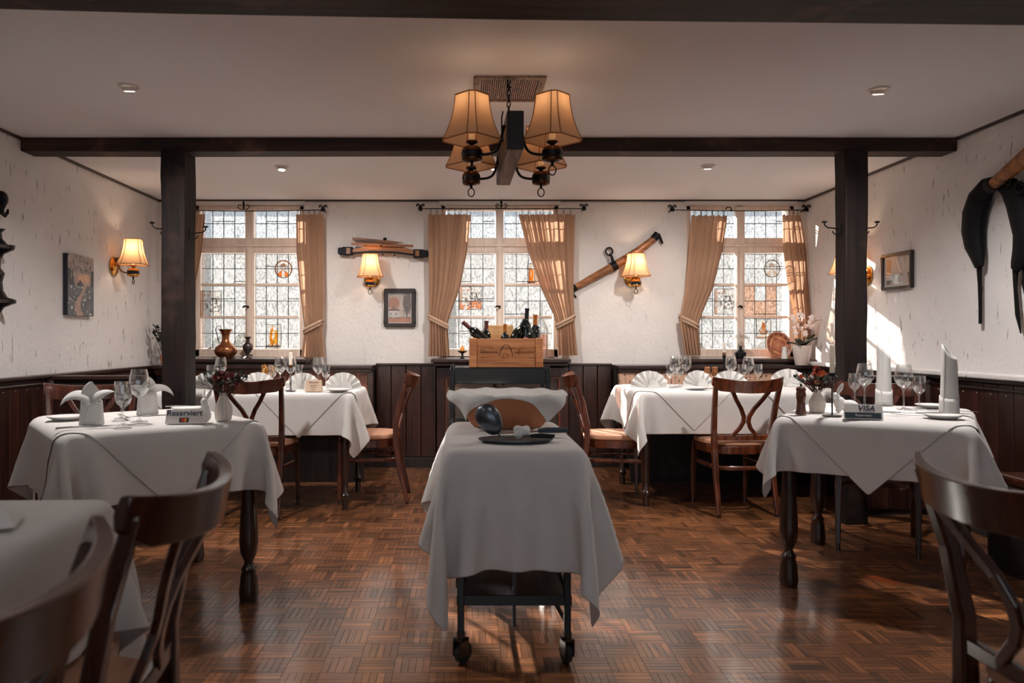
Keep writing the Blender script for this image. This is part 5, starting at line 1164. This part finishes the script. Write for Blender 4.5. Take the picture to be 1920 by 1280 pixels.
def fan(label, x, y, rz, r=.125, z=ZT, lean=.12):
    t = thing('napkin_fan', label, 'napkin', (x, y, z + .003), rz, 'white napkin fans')
    def mb():
        m = MB(); n = 8; rows = 7; vs = []
        for i in range(2 * n + 1):
            a = math.radians(4 + 172 * i / (2 * n)); d = (.015 if i % 2 else -.015)
            for q in range(rows):
                f = .08 + .92 * q / (rows - 1); rr = r * f * (1 - .03 * (i % 2)); vs.append((-rr * math.cos(a) * 1.02, d * f + lean * rr * math.sin(a), rr * math.sin(a) * .93))
        fs = [(i * rows + q, (i + 1) * rows + q, (i + 1) * rows + q + 1, i * rows + q + 1) for i in range(2 * n) for q in range(rows - 1)]
        return m.add(vs, fs)
    part('pleats', mb, 'napkin', t, key=('fan', r, lean), solid=.002)
    part('support_fold', lambda: MB().add([(-.03, .01, .0), (.03, .01, .0), (.0, .075, .0), (0, .03, r * .55)], [(0, 1, 2), (0, 3, 1), (1, 3, 2), (0, 2, 3)]), 'napkin', t, key=('fsup', r))
    part('front_fold', lambda: MB().add([(-.02, -.014, 0.001), (.075, -.016, .001), (.05, -.006, r * .42), (.008, -.008, r * .5)], [(0, 1, 2, 3)]), 'napkin', t, key=('ffold', r), solid=.002)
def rolled(label, x, y, rz, h=.325, z=ZT):
    t = thing('rolled_napkin', label, 'napkin', (x, y, z + .003), rz, 'tall rolled napkins')
    def body(u, v):
        a = 2 * PI * 1.25 * u; r_ = .036 - .010 * v + .005 * u; top = h * (.80 + .20 * (0.5 + 0.5 * math.cos(a - .4)) ** 1.6); zz = v * top
        return (r_ * math.cos(a) * (1 + .05 * v), r_ * math.sin(a), zz)
    part('roll', lambda: MB().grid(body, 44, 16), 'napkin', t, smooth=True, key=('roll', h), solid=.0015)
    def cuff(u, v):
        a = 2 * PI * u; r_ = .042 + .002 * math.sin(3 * a) - .002 * v; return (r_ * math.cos(a), r_ * math.sin(a), v * (.083 + .012 * math.cos(a + 1)))
    part('cuff', lambda: MB().grid(cuff, 36, 5, wrap=True), 'napkin', t, smooth=True, key='cuff', solid=.002)
    part('wrap_fold', lambda: MB().tube([(.0415 * math.cos(a / 6) * .93, .0415 * math.sin(a / 6) * .93, .09 + a * .012) for a in range(-11, 3)], .0025, 5), 'napkin', t, smooth=True, key='wfold')
def penguin(label, x, y, rz, h=.17, z=ZT):
    t = thing('folded_napkin', label, 'napkin', (x, y, z + .003), rz, 'penguin-folded napkins')
    def base(u, v):
        a = 2 * PI * u; r_ = .048 - .008 * v; return (r_ * math.cos(a), r_ * .8 * math.sin(a), v * (h * .52 + .012 * math.sin(a)))
    part('base_roll', lambda: MB().grid(base, 32, 6, wrap=True), 'napkin', t, smooth=True, key='pbase', solid=.002)
    def petal(w, L, bend, dirx, z0):
        def fn(u, v):
            s = (u - .5) * 2; wd = w * math.sin(PI * min(1, .18 + .82 * v)) ** .8 * (1 if v < .98 else .1)
            a = bend * v; xx = dirx * (math.sin(a) * L * v * .9 + .01); zz = z0 + L * v * math.cos(a * .9); tx, tz = dirx * math.sin(a), math.cos(a); tw = .75 * min(1, bend); return (xx - s * wd * tw * tz * dirx, s * wd * (1 - .4 * tw) - .012 * (1 - s * s), zz + s * wd * tw * tx * dirx)
        return MB().grid(fn, 11, 14)
    part('upright_leaf', lambda: petal(.042, h * .56, .18, 1, h * .42), 'napkin', t, smooth=True, key='pleaf1', solid=.0015, rot=(0, 0, PI / 2 + .3))
    part('drooping_leaf', lambda: petal(.03, h * .66, 1.75, -1, h * .45), 'napkin', t, smooth=True, key='pleaf2', solid=.0015)
    part('side_leaf', lambda: petal(.022, h * .52, 1.1, 1, h * .45), 'napkin', t, smooth=True, key='pleaf3', solid=.0015)
    part('front_fold', lambda: MB().grid(lambda u, v: (.0505 * math.cos(-2.3 + 1.1 * u + .5 * v), .0405 * math.sin(-2.3 + 1.1 * u + .5 * v), h * .5 * v), 8, 6), 'napkin', t, smooth=True, key='pfold', solid=.0015)
def plate(label, x, y, r=.085, z=ZT):
    t = thing('side_plate', label, 'plate', (x, y, z + .003), 0, 'white side plates')
    part('plate_body', lambda: MB().lathe([(0, .004), (r * .6, .004), (r * .72, .007), (r, .016), (r * 1.0, .0135), (r * .7, .001), (0, 0)], 36), 'china', t, smooth=True, key=('plate', r))
def knife(label, x, y, rz, z=ZT, L=.21):
    t = thing('table_knife', label, 'knife', (x, y, z + .005), rz, 'table cutlery')
    part('handle', lambda: MB().bar([(-L / 2, 0, .003), (-L * .25, 0, .004), (0, 0, .003)], [.014, .012, .008], [.006, .007, .005]), 'steel', t, bevel=.001, key='kh'); part('blade', lambda: MB().bar([(0, 0, .003), (L * .1, .001, .003), (L * .42, 0, .003), (L / 2, -.004, .003)], [.012, .019, .018, .003], .0016), 'steel', t, key='kb')
def fork(label, x, y, rz, z=ZT, L=.195):
    t = thing('table_fork', label, 'fork', (x, y, z + .005), rz, 'table cutlery')
    part('handle', lambda: MB().bar([(-L / 2, 0, .003), (-L * .2, 0, .004), (L * .15, 0, .006), (L * .24, 0, .004)], [.015, .009, .006, .018], .0025), 'steel', t, key='fh')
    for q in range(4): part('tine', lambda: MB().bar([(L * .24, 0, .004), (L * .38, 0, .002), (L * .5, 0, .005)], .0026, .002), 'steel', t, key='ft', loc=(0, -.0072 + q * .0048, 0))
def vase(label, x, y, h=.115, r=.034, z=ZT, flowers=1, seed=1, kinds=('petal_red', 'petal_orange')):
    t = thing('ribbed_vase', label, 'vase', (x, y, z + .002), 0, 'ribbed bud vases')
    def fn(u, v):
        pr = np.interp(v, [0, .05, .3, .5, .75, .9, 1], [.82, .9, 1, .96, .6, .42, .46]); a = 2 * PI * u; rr = r * pr * (1 + .045 * math.cos(16 * a) * (1 if v < .86 else .2)); return (rr * math.cos(a), rr * math.sin(a), v * h)
    part('vase_body', lambda: MB().grid(fn, 128, 20, wrap=True).lathe([(0, .001), (r * .8, .001)], 24, cap=False), 'ceramic_matt', t, smooth=True, key=('vase', h, r))
    f = thing('flower_bunch', label.replace('ribbed bud vase', 'bunch of dried blooms in the ribbed vase'), 'flowers', (x, y, z + .002), 0, 'dried flower bunches')
    rr = random.Random(seed)
    for i in range(13):
        a = rr.uniform(0, 2 * PI); k = rr.uniform(.15, 1) * .075; p = Vector((k * math.cos(a), k * math.sin(a), h + .03 + .05 * rr.random() + (.02 if k < .04 else 0)))
        b = part('bloom', lambda: rose_mb(), kinds[0] if rr.random() < .68 else kinds[1], f, smooth=True, key=('rose', i % 3, kinds[0] if i % 3 else kinds[1]), loc=p, rot=(rr.uniform(-.5, .5), rr.uniform(-.5, .5), a))
        s_ = rr.uniform(.7, 1.15); b.scale = (s_, s_, s_)
    st, lf = sprig(f, 34, .085, .115, 'twig', 'leaf', seed + 9, .03, h * .9)
    for i in range(12):
        a = rr.uniform(0, 2 * PI); L = rr.uniform(.09, .15); st.tube([(0, 0, h), (L * .5 * math.cos(a), L * .5 * math.sin(a), h + .02), (L * math.cos(a), L * math.sin(a), h + .03 + rr.uniform(0, .05))], .0011, 4)
    part('stems', st, 'twig', f); part('leaves', lf, 'leaf', f, kind='stuff')
def rose_mb():
    m = MB()
    for ring_, (n_, rr, z_, tl) in enumerate(((3, .006, .008, .2), (5, .011, .004, .5), (6, .016, .0, .85))):
        for i in range(n_):
            a = 2 * PI * i / n_ + ring_; c = Vector((math.cos(a), math.sin(a), 0)); sd_ = Vector((-math.sin(a), math.cos(a), 0))
            m.add([c * rr * .4 + Vector((0, 0, -.008)), c * rr + sd_ * rr * .6 + Vector((0, 0, z_)), c * (rr + .008 * tl) + Vector((0, 0, z_ + .010 * (1.2 - tl))), c * rr - sd_ * rr * .6 + Vector((0, 0, z_))], [(0, 1, 2, 3)])
    return m.ball((0, 0, -.006), .006, 6)
def rabbit(label, x, y, rz, k=1.0, sit=True, mat='china', z=ZT):
    t = thing('rabbit_figurine', label, 'figurine', (x, y, z + .001), rz)
    m = MB()
    if sit: m.ball((0, 0, .028), (.024, .022, .03), 12).ball((.004, 0, .058), (.017, .016, .024), 12).ball((.008, 0, .083), (.016, .014, .015), 12).ball((.018, 0, .08), (.008, .009, .008), 10).ball((.012, .011, .01), (.014, .009, .01), 8).ball((.012, -.011, .01), (.014, .009, .01), 8)
    else: m.ball((-.022, 0, .026), (.034, .022, .026), 12).ball((.012, 0, .036), (.022, .018, .028), 12).ball((.028, 0, .066), (.017, .013, .014), 12).ball((.04, 0, .062), (.009, .009, .008), 10).ball((.018, .01, .01), (.012, .008, .012), 8).ball((.018, -.01, .01), (.012, .008, .012), 8).ball((-.054, 0, .026), .01, 8)
    b = part('body', m, mat, t, remesh=.003)
    e = (.004, .092) if sit else (.022, .074)
    for s in (-1, 1): part('ear', MB().tube([(e[0], s * .006, e[1]), (e[0] - .012, s * .013, e[1] + .022), (e[0] - .022, s * .018, e[1] + .042)], [.005, .0085, .002], 8, flat=.5), mat, b, smooth=True)
    t.scale = (k, k, k)
def mill(label, x, y, h=.14, mat='mill', z=ZT):
    t = thing('pepper_mill', label, 'mill', (x, y, z + .002), 0); k = h / .14
    part('mill_body', MB().lathe([(r_ * k, z_ * k) for r_, z_ in ((0, 0), (.023, 0), (.024, .006), (.022, .02), (.0185, .045), (.0175, .06), (.021, .078), (.0225, .084), (.0, .084))], 24), mat, t, smooth=True)
    part('mill_head', MB().lathe([(r_ * k, z_ * k) for r_, z_ in ((.0, .085), (.0215, .085), (.022, .095), (.019, .108), (.022, .114), (.020, .124), (.012, .129), (0, .13))], 24), mat, t, smooth=True)
    part('knob', MB().lathe([(.003 * k, .128 * k), (.0055 * k, .134 * k), (.003 * k, .142 * k), (0, .143 * k)], 10), 'iron', t, smooth=True)
def candle(label, x, y, stand_h, ch_, style='rod', z=ZT, cr=.011):
    t = thing('candlestick', label, 'candlestick', (x, y, z + .002), 0, 'candlesticks')
    if style == 'rod': m = MB().lathe([(0, 0), (.042, 0), (.043, .003), (.006, .005), (.0035, .01), (.0035, stand_h - .02), (.012, stand_h - .018), (.014, stand_h)], 24); mt = 'black_metal'
    else: m = MB().lathe([(0, 0), (.036, 0), (.034, .006), (.008, .012), (.005, .03), (.009, .05), (.005, .07), (.005, stand_h - .03), (.013, stand_h - .025), (.013, stand_h)], 20); mt = 'steel' if style == 'silver' else 'iron'
    part('stand', m, mt, t, smooth=True)
    if style == 'silver' or style == 'iron': part('socket', MB().lathe([(.0125, stand_h), (.0128, stand_h + .02), (.011, stand_h + .02)], 16), 'copper', t, smooth=True)
    cdl = part('candle', MB().lathe([(0, stand_h), (cr, stand_h), (cr * .92, stand_h + ch_ - .003), (cr * .6, stand_h + ch_), (0, stand_h + ch_)], 16), 'wax', t, smooth=True)
    part('wick', MB().tube([(0, 0, stand_h + ch_ - .002), (.001, 0, stand_h + ch_ + .008)], .0009, 4), 'ink_dark', cdl)
def tent(label, x, y, rz, w, h, mat='card', z=ZT):
    t = thing('table_sign', label, 'sign', (x, y, z + .003), rz)
    d = h * .45
    part('card_body', MB().add([(-w / 2, -d, 0), (w / 2, -d, 0), (w / 2, d, 0), (-w / 2, d, 0), (-w / 2, 0, h), (w / 2, 0, h)], [(0, 1, 5, 4), (2, 3, 4, 5), (0, 4, 3), (1, 2, 5), (3, 2, 1, 0)]), mat, t)
    face = bpy.data.objects.new('printed_face', None); 
    ang = math.atan2(h, d); return t, (lambda me, u, v, name='lettering': link(name, me, t, loc=(u, -d * (1 - v / h) - .0008, v + .0004), rot=(ang, 0, 0)))
def rect_me(name, w, h, mat, round_=0):
    return MB().lo((-w / 2, -h / 2, -.0003), (w / 2, h / 2, .0003)).mesh(name, mat)
def disc_me(r, mat, z=.0006): return MB().lathe([(0, z), (r, z), (r, 0), (0, 0)], 28).mesh('dot', mat)

# --- reserved table
t, put = tent("white tent card reading Reserviert with a card logo", -1.165, 3.135, .10, .148, .056)
put(text_mesh('Reserviert', .034, 'ink_blue', bold=.0003), 0, .041); put(rect_me('logo_ground', .038, .02, 'ink_dark'), .0, .014, 'logo_ground')
for s, mt in ((-1, 'logo_red'), (1, 'logo_yellow')):
    me = disc_me(.0075, mt, .0009 if s < 0 else .0008); put(me, s * .005, .014, 'logo_disc')
rabbit('sitting white china rabbit beside the reserved sign', -1.098, 3.185, -1.9, 1.05)
t = thing('salt_shaker', 'small rosy stoneware shaker between the reserved sign and rabbit', 'shaker', (-1.137, 3.165, ZT + .001))
part('shaker_body', MB().lathe([(0, 0), (.017, 0), (.019, .006), (.019, .03), (.015, .045), (.007, .052), (0, .053)], 20), 'ceramic_pink', t, smooth=True); part('cap', MB().lathe([(.0075, .0525), (.007, .056), (0, .057)], 14), 'pewter', t, smooth=True)
vase('ribbed bud vase behind the rabbit on the reserved table', -1.045, 3.255, .118, .036, seed=3, kinds=('petal_dark', 'petal_red'))
penguin('penguin-folded white napkin in front of the dark chair', -1.53, 3.09, .45, .178)
penguin('penguin-folded white napkin beside the dark timber post', -1.475, 3.50, PI + .5, .16)
glass('small water glass behind the big glass on the reserved table', -1.505, 3.30, 'small'); glass('big wine glass on the reserved table', -1.375, 3.18, 'big'); glass('small water glass foremost beside the penguin napkin', -1.385, 3.055, 'small')
plate('side plate at the edge of the reserved table under the planked bench end', -1.735, 3.28, .075); plate('side plate behind the reserved sign', -1.36, 3.70, .08)
knife('table knife in front of the penguin napkin', -1.49, 2.965, .55); fork('fork beside the water glass at the reserved table', -1.52, 3.36, 2.2); knife('butter knife laid on the plate behind the reserved sign', -1.36, 3.70, .2, ZT + .016, .15)
fork('fork on the reserved table before the post', -1.27, 3.56, .6)
# --- rolled napkin table
mill('dark wooden pepper mill at the corner of the rolled napkin table', 1.545, 3.50)
vase('ribbed bud vase behind the black candlestick', 1.675, 3.62, .105, .036, seed=5, kinds=('petal_red', 'petal_orange'))
candle('black rod candlestick with a white taper beside the payment sign', 1.66, 3.44, .195, .128, 'rod')
rabbit('crouching white china rabbit behind the payment sign', 1.79, 3.60, 2.75, 1.2, False)
t, put = tent('tent card reading VISA above a dark strip', 1.735, 3.315, -.34, .15, .062)
put(text_mesh('VISA', .034, 'ink_blue', shear=.25, bold=.0004), .01, .045); put(rect_me('dark_strip', .142, .026, 'teal_strip'), -.003, .015, 'dark_strip'); put(text_mesh('Reserviert', .015, 'card', extrude=.0009), -.002, .015)
glass('small water glass behind the payment sign, next to a big glass', 2.075, 4.05, 'small'); glass('big wine glass left of the first rolled napkin'.replace('left of', 'beside'), 2.065, 3.93, 'big')
glass('big wine glass between the two rolled napkins', 2.17, 3.76, 'big'); glass('small water glass between the two rolled napkins', 2.265, 3.79, 'small')
rolled('tall rolled napkin standing by the timber post', 2.205, 4.00, 2.4); rolled('tall rolled napkin standing at the wall end of its table', 2.245, 3.52, 2.0)
plate('side plate in front of the rolled napkin at the wall end', 2.10, 3.34, .08); plate('side plate behind the pair of glasses on the rolled napkin table', 2.37, 3.85, .08)
knife('table knife in front of the two glasses', 2.02, 3.52, -.5); fork('fork beside the payment sign', 1.92, 3.50, -.6); knife('butter knife on the plate of the rolled napkin table', 2.10, 3.34, -.3, ZT + .016, .15)
knife('table knife at the wall end of the rolled napkin table', 2.32, 3.62, -.55)
# --- plank bench table
t, put = tent('small tan place card with Reserviert in small print', -1.015, 5.03, .03, .106, .076, 'card_tan'); put(text_mesh('Reserviert', .015, 'ink_brown'), 0, .06); put(rect_me('print_line', .05, .0022, 'ink_brown'), 0, .04, 'print_line'); put(rect_me('print_line', .036, .0022, 'ink_brown'), 0, .028, 'print_line'); put(rect_me('print_line', .028, .0022, 'ink_brown'), 0, .012, 'print_line')
fan('napkin fan on the table corner beside the tan place card', -.845, 5.17, -.05, .13); fan('napkin fan behind the silver candlestick', -1.13, 5.22, .1, .125); fan('napkin fan above the back of the dark chair', -1.46, 5.30, .1, .125); fan('napkin fan half hidden by the timber post', -1.80, 5.25, 0, .125)
plate('side plate in front of the corner napkin fan', -.85, 5.03, .08)
glass('big wine glass behind the tan place card', -1.05, 5.36, 'big'); glass('small water glass behind the tan place card', -.99, 5.33, 'small')
glass('big wine glass beside the candle on the plank bench table', -1.32, 5.36, 'big'); glass('second big wine glass crowding the one beside the candle', -1.255, 5.40, 'big'); glass('small water glass behind the candle on the plank bench table', -1.20, 5.42, 'small'); glass('small water glass next to the dried yellow flowers', -1.385, 5.40, 'small')
glass('big wine glass above the red flowers, beside the post', -1.74, 5.36, 'big'); glass('small water glass above the red flowers, beside the post', -1.80, 5.33, 'small')
candle('silver candlestick with a white candle on the plank bench table', -1.178, 5.07, .155, .105, 'silver', cr=.012)
f = thing('dried_flowers', 'small bunch of dried yellow flowers in a low pot', 'flowers', (-1.44, 5.48, ZT + .002)); part('pot', MB().lathe([(0, 0), (.028, 0), (.034, .05), (.03, .05), (.024, .006), (0, .006)], 18), 'ceramic_pink', f, smooth=True)
st, lf = sprig(f, 40, .10, .07, 'twig', 'x', 21, .03, .045); part('stems', st, 'petal_dry', f); part('petals', lf, 'petal_dry', f, kind='stuff')
knife('table knife beside the silver candlestick', -1.24, 5.06, .3); fork('fork beside the corner plate on the plank bench table', -.95, 5.06, 2.6)
# --- mills table
fan('napkin fan at the free end of the mills table', 1.285, 5.32, 0, .135); fan('napkin fan in front of the two wooden mills', 1.72, 5.62, .25, .125); fan('napkin fan above the reddish chair rail', 1.86, 5.36, 0, .135); fan('napkin fan near the timber post on the mills table', 2.36, 5.55, -.1, .14)
plate('side plate between the napkin fans on the mills table', 1.58, 5.24, .085)
glass('big wine glass beside the free end napkin fan', 1.50, 5.46, 'big'); glass('small water glass beside the free end napkin fan', 1.445, 5.38, 'small'); glass('small water glass behind the napkin fan of the mills table', 1.56, 5.55, 'small'); glass('big wine glass close to the two wooden mills', 1.68, 5.80, 'big')
glass('big wine glass below the oil lamp', 1.955, 5.60, 'big'); glass('big wine glass above the reddish chair, tallest in view', 2.075, 5.58, 'big'); glass('small water glass above the reddish chair rail', 2.00, 5.50, 'small'); glass('small water glass beside the tallest glass on the mills table', 2.14, 5.56, 'small')
mill('light turned wooden mill in front of the patterned cushion', 1.83, 5.76, .15, 'mill_light'); mill('light turned wooden mill beside its twin, nearer the candle', 1.90, 5.80, .148, 'mill_light')
candle('iron candlestick with a white candle on the mills table', 1.955, 5.75, .225, .098, 'iron')
knife('table knife on the mills table beside the plate', 1.70, 5.22, .1)
# --- near table
t = thing('folded_napkin', 'folded napkin at the edge of the near table', 'napkin', (-.94, 1.42, ZT + .002), .4); part('napkin_fold', MB().add([(-.09, -.06, 0), (.09, -.06, 0), (.09, .06, 0), (-.09, .06, 0), (-.06, 0, .03), (.06, 0, .03)], [(0, 1, 5, 4), (2, 3, 4, 5), (0, 4, 3), (1, 2, 5), (3, 2, 1, 0)]), 'napkin', t, bevel=.003)

# ================================================================== SILL PIECES
SZ_ = .958
def lathe_thing(name, label, cat, x, y, z, prof, mat, n=32, partname='body'):
    t = thing(name, label, cat, (x, y, z)); part(partname, MB().lathe(prof, n), mat, t, smooth=True); return t
t = lathe_thing('copper_vase', 'bulbous copper vase with flared neck on the window sill', 'vase', -2.10, 6.60, SZ_, [(0, 0), (.055, 0), (.06, .008), (.092, .045), (.098, .07), (.085, .10), (.05, .13), (.034, .155), (.03, .19), (.04, .225), (.062, .255), (.058, .256), (.034, .225), (.025, .19), (.03, .15), (0, .14)], 'copper')
t = lathe_thing('pewter_vase', 'small pewter footed vase beside the copper vase', 'vase', -1.905, 6.59, SZ_, [(0, 0), (.038, 0), (.038, .006), (.014, .022), (.012, .04), (.04, .08), (.046, .105), (.04, .125), (.02, .14), (.016, .165), (.032, .19), (.029, .19), (.012, .165), (.0, .14)], 'pewter')
t = thing('iron_crook', 'thin iron crook standing behind the copper vase', 'crook', (-2.17, 6.655, SZ_)); part('crook', MB().tube([(.03, 0, 0), (-.01, 0, .15), (-.035, 0, .25), (-.025, 0, .285), (.01, 0, .285), (.012, 0, .25), (.035, 0, .235)], [.004, .004, .004, .004, .004, .004, .002], 6), 'iron_rod', t, smooth=True)
t = thing('candle_dish', 'little pewter dish with an orange candle beside the wine crate', 'candle', (-.037, 6.55, SZ_)); part('dish', MB().lathe([(0, 0), (.03, 0), (.012, .012), (.01, .045), (.04, .06), (.042, .068), (.0, .062)], 20), 'pewter', t, smooth=True); part('candle', MB().lathe([(0, .062), (.018, .062), (.02, .085), (.012, .098), (.003, .115), (0, .118)], 14), 'wax_orange', t, smooth=True)
t = thing('glass_carafe', 'tall glass carafe half filled with rosy liquid behind the crate', 'carafe', (.645, 6.58, SZ_)); part('glass_body', MB().lathe([(0, 0), (.062, 0), (.066, .01), (.066, .25), (.055, .30), (.025, .335), (.018, .37), (.018, .48), (.022, .49), (.019, .49), (.015, .37), (.06, .25), (.06, .01), (0, .008)], 28), 'wine_glass', t, smooth=True); part('liquid', MB().lathe([(0, .012), (.058, .012), (.058, .21), (0, .21)], 28), 'pink_wine', t, smooth=True)
t = thing('oil_lamp', 'glass-chimney oil lamp on the window sill', 'oil lamp', (2.375, 6.57, SZ_))
part('font', MB().lathe([(0, 0), (.036, 0), (.042, .006), (.05, .045), (.05, .055), (.035, .07), (.016, .085), (.014, .105), (.024, .11), (.0, .112)], 24), 'black_metal', t, smooth=True)
part('chimney', MB().lathe([(.026, .112), (.034, .135), (.036, .155), (.028, .185), (.022, .21), (.023, .265)], 24, cap=False), 'wine_glass', t, smooth=True); part('glass_shade', MB().lathe([(.023, .215), (.085, .18), (.083, .176), (.023, .21)], 28, cap=False), 'wine_glass', t, smooth=True)
def plate_fn(U, V):
    n1 = vnoise(U, V, 14, 3); rr = np.hypot(U - .5, V - .5) * 2; th = np.arctan2(V - .5, U - .5); c = [176 - 44 * n1, 108 - 34 * n1, 82 - 30 * n1]
    lay(c, (rr < .42), [150 + 60 * (np.sin(th * 22) > 0), 84 + 60 * (np.sin(th * 22) > 0), 60 + 50 * (np.sin(th * 22) > 0)]); lay(c, rr < .12, (206, 150, 110)); lay(c, abs(rr - .62 - .06 * np.sin(4 * th)) < .05, (222, 164, 120))
    lay(c, (abs(rr - .8) < .06) & (np.sin(th * 12) > .6), (40, 24, 22)); lay(c, rr > .95, (206, 180, 160)); return c
t = thing('wall_plate', 'reddish painted ceramic plate leaning in the window corner', 'plate', (2.745, 6.60, SZ_ + .003)); t.rotation_euler = (-.28, 0, .18)
part('plate_body', MB().lathe([(0, 0), (.07, 0), (.085, -.006), (.122, -.022), (.122, -.016), (.085, .004), (.07, .010), (0, .010)], 48, (0, 0.02, .122), Matrix.Rotation(-PI / 2, 3, 'X')), 'terracotta', t, smooth=True)
pf = paint('painted_face', .236, .236, 60, 60, plate_fn, 'plate_paint', t); bm = bmesh.new(); bm.from_mesh(pf.data); bmesh.ops.delete(bm, geom=[f for f in bm.faces if math.hypot(*f.calc_center_median().xz) > .117], context='FACES')
for v in bm.verts:
    rr = math.hypot(v.co.x, v.co.z); v.co.y = -.0015 - (max(0, rr - .078) * .55)
bm.to_mesh(pf.data); bm.free(); pf.location = (0, .02, .122)
t = thing('white_jug', 'slim white jug between the painted plate and the orchid pot', 'jug', (2.735, 6.515, SZ_)); part('jug_body', MB().lathe([(0, 0), (.026, 0), (.028, .01), (.022, .06), (.018, .09), (.022, .105), (.019, .105), (.015, .085), (0, .07)], 20), 'china', t, smooth=True); part('handle', MB().tube([(.018, 0, .085), (.036, 0, .08), (.036, 0, .045), (.024, 0, .035)], .004, 6), 'china', t, smooth=True)
# orchids
t = thing('orchid', 'white orchids with dark leaves in a tapered white pot', 'potted plant', (2.845, 6.43, BZ + .001))
part('pot', MB().lathe([(0, 0), (.05, 0), (.054, .006), (.078, .16), (.08, .168), (.074, .168), (.066, .12), (0, .12)], 32), 'flower_pot', t, smooth=True); part('soil', MB().lathe([(0, .145), (.072, .145), (0, .1445)], 24), 'twig', t)
r = random.Random(8)
def leaf_mb(L, wd, droop, az):
    def fn(u, v):
        s = (u - .5) * 2; w_ = wd * math.sin(PI * min(.97, .12 + .85 * v)) ** .7; rad = L * (v * .8); zz = L * (.75 * v - droop * v * v) + abs(s) * .01
        return ((rad * math.cos(az) - s * w_ * math.sin(az)), (rad * math.sin(az) + s * w_ * math.cos(az)), .145 + zz)
    return MB().grid(fn, 7, 12)
for L, wd, dr, az in ((.17, .035, .1, .3), (.15, .032, .5, 2.6), (.16, .035, .25, -.8), (.13, .03, .6, -2.2), (.14, .03, .2, 1.5)): part('leaf', leaf_mb(L, wd, dr, az), 'leaf', t, smooth=True, solid=.002)
def bloom_mb():
    m = MB()
    for i in range(5):
        a = 2 * PI * i / 5 + .3; c = Vector((math.cos(a), 0, math.sin(a))); sd_ = Vector((-math.sin(a), 0, math.cos(a)))
        m.add([(0, 0, 0), c * .012 + sd_ * .011 + Vector((0, -.003, 0)), c * .026 + Vector((0, .002, 0)), c * .012 - sd_ * .011 + Vector((0, -.003, 0))], [(0, 1, 2, 3)])
    return m.ball((0, -.004, 0), .005, 6)
for k, (dx, hh, lean) in enumerate(((-.05, .27, -.06), (-.015, .29, -.03), (.03, .28, .03), (.045, .25, .11))):
    pts = bez((dx * .4, 0, .145), (dx * .6, 0, .145 + hh * .5), (dx, -.02, .145 + hh), (dx + lean, -.05, .145 + hh * .95), 8); sp = part('flower_stem', MB().tube(pts, .0022, 5), 'twig', t)
    for q in range(6):
        p = pts[3 + (q % 6) if 3 + q < 9 else 8] + Vector((r.uniform(-.022, .022), r.uniform(-.02, .01), r.uniform(-.02, .02)))
        b = part('bloom', bloom_mb, 'petal_white', sp, key='orch', loc=p, rot=(r.uniform(-.3, .3), 0, r.uniform(-.7, .7)), solid=.001)
# trailing plant by the post
t = thing('trailing_plant', 'small leafy plant on the ledge just behind the timber post', 'potted plant', (-2.56, 6.46, BZ + .001)); part('pot', MB().lathe([(0, 0), (.04, 0), (.055, .09), (.05, .09), (.035, .01), (0, .01)], 20), 'terracotta', t, smooth=True)
st, lf = sprig(t, 22, .26, .13, 'twig', 'leaf', 31, .06, .06); part('stems', st, 'twig', t); part('leaves', lf, 'leaf', t, kind='stuff')
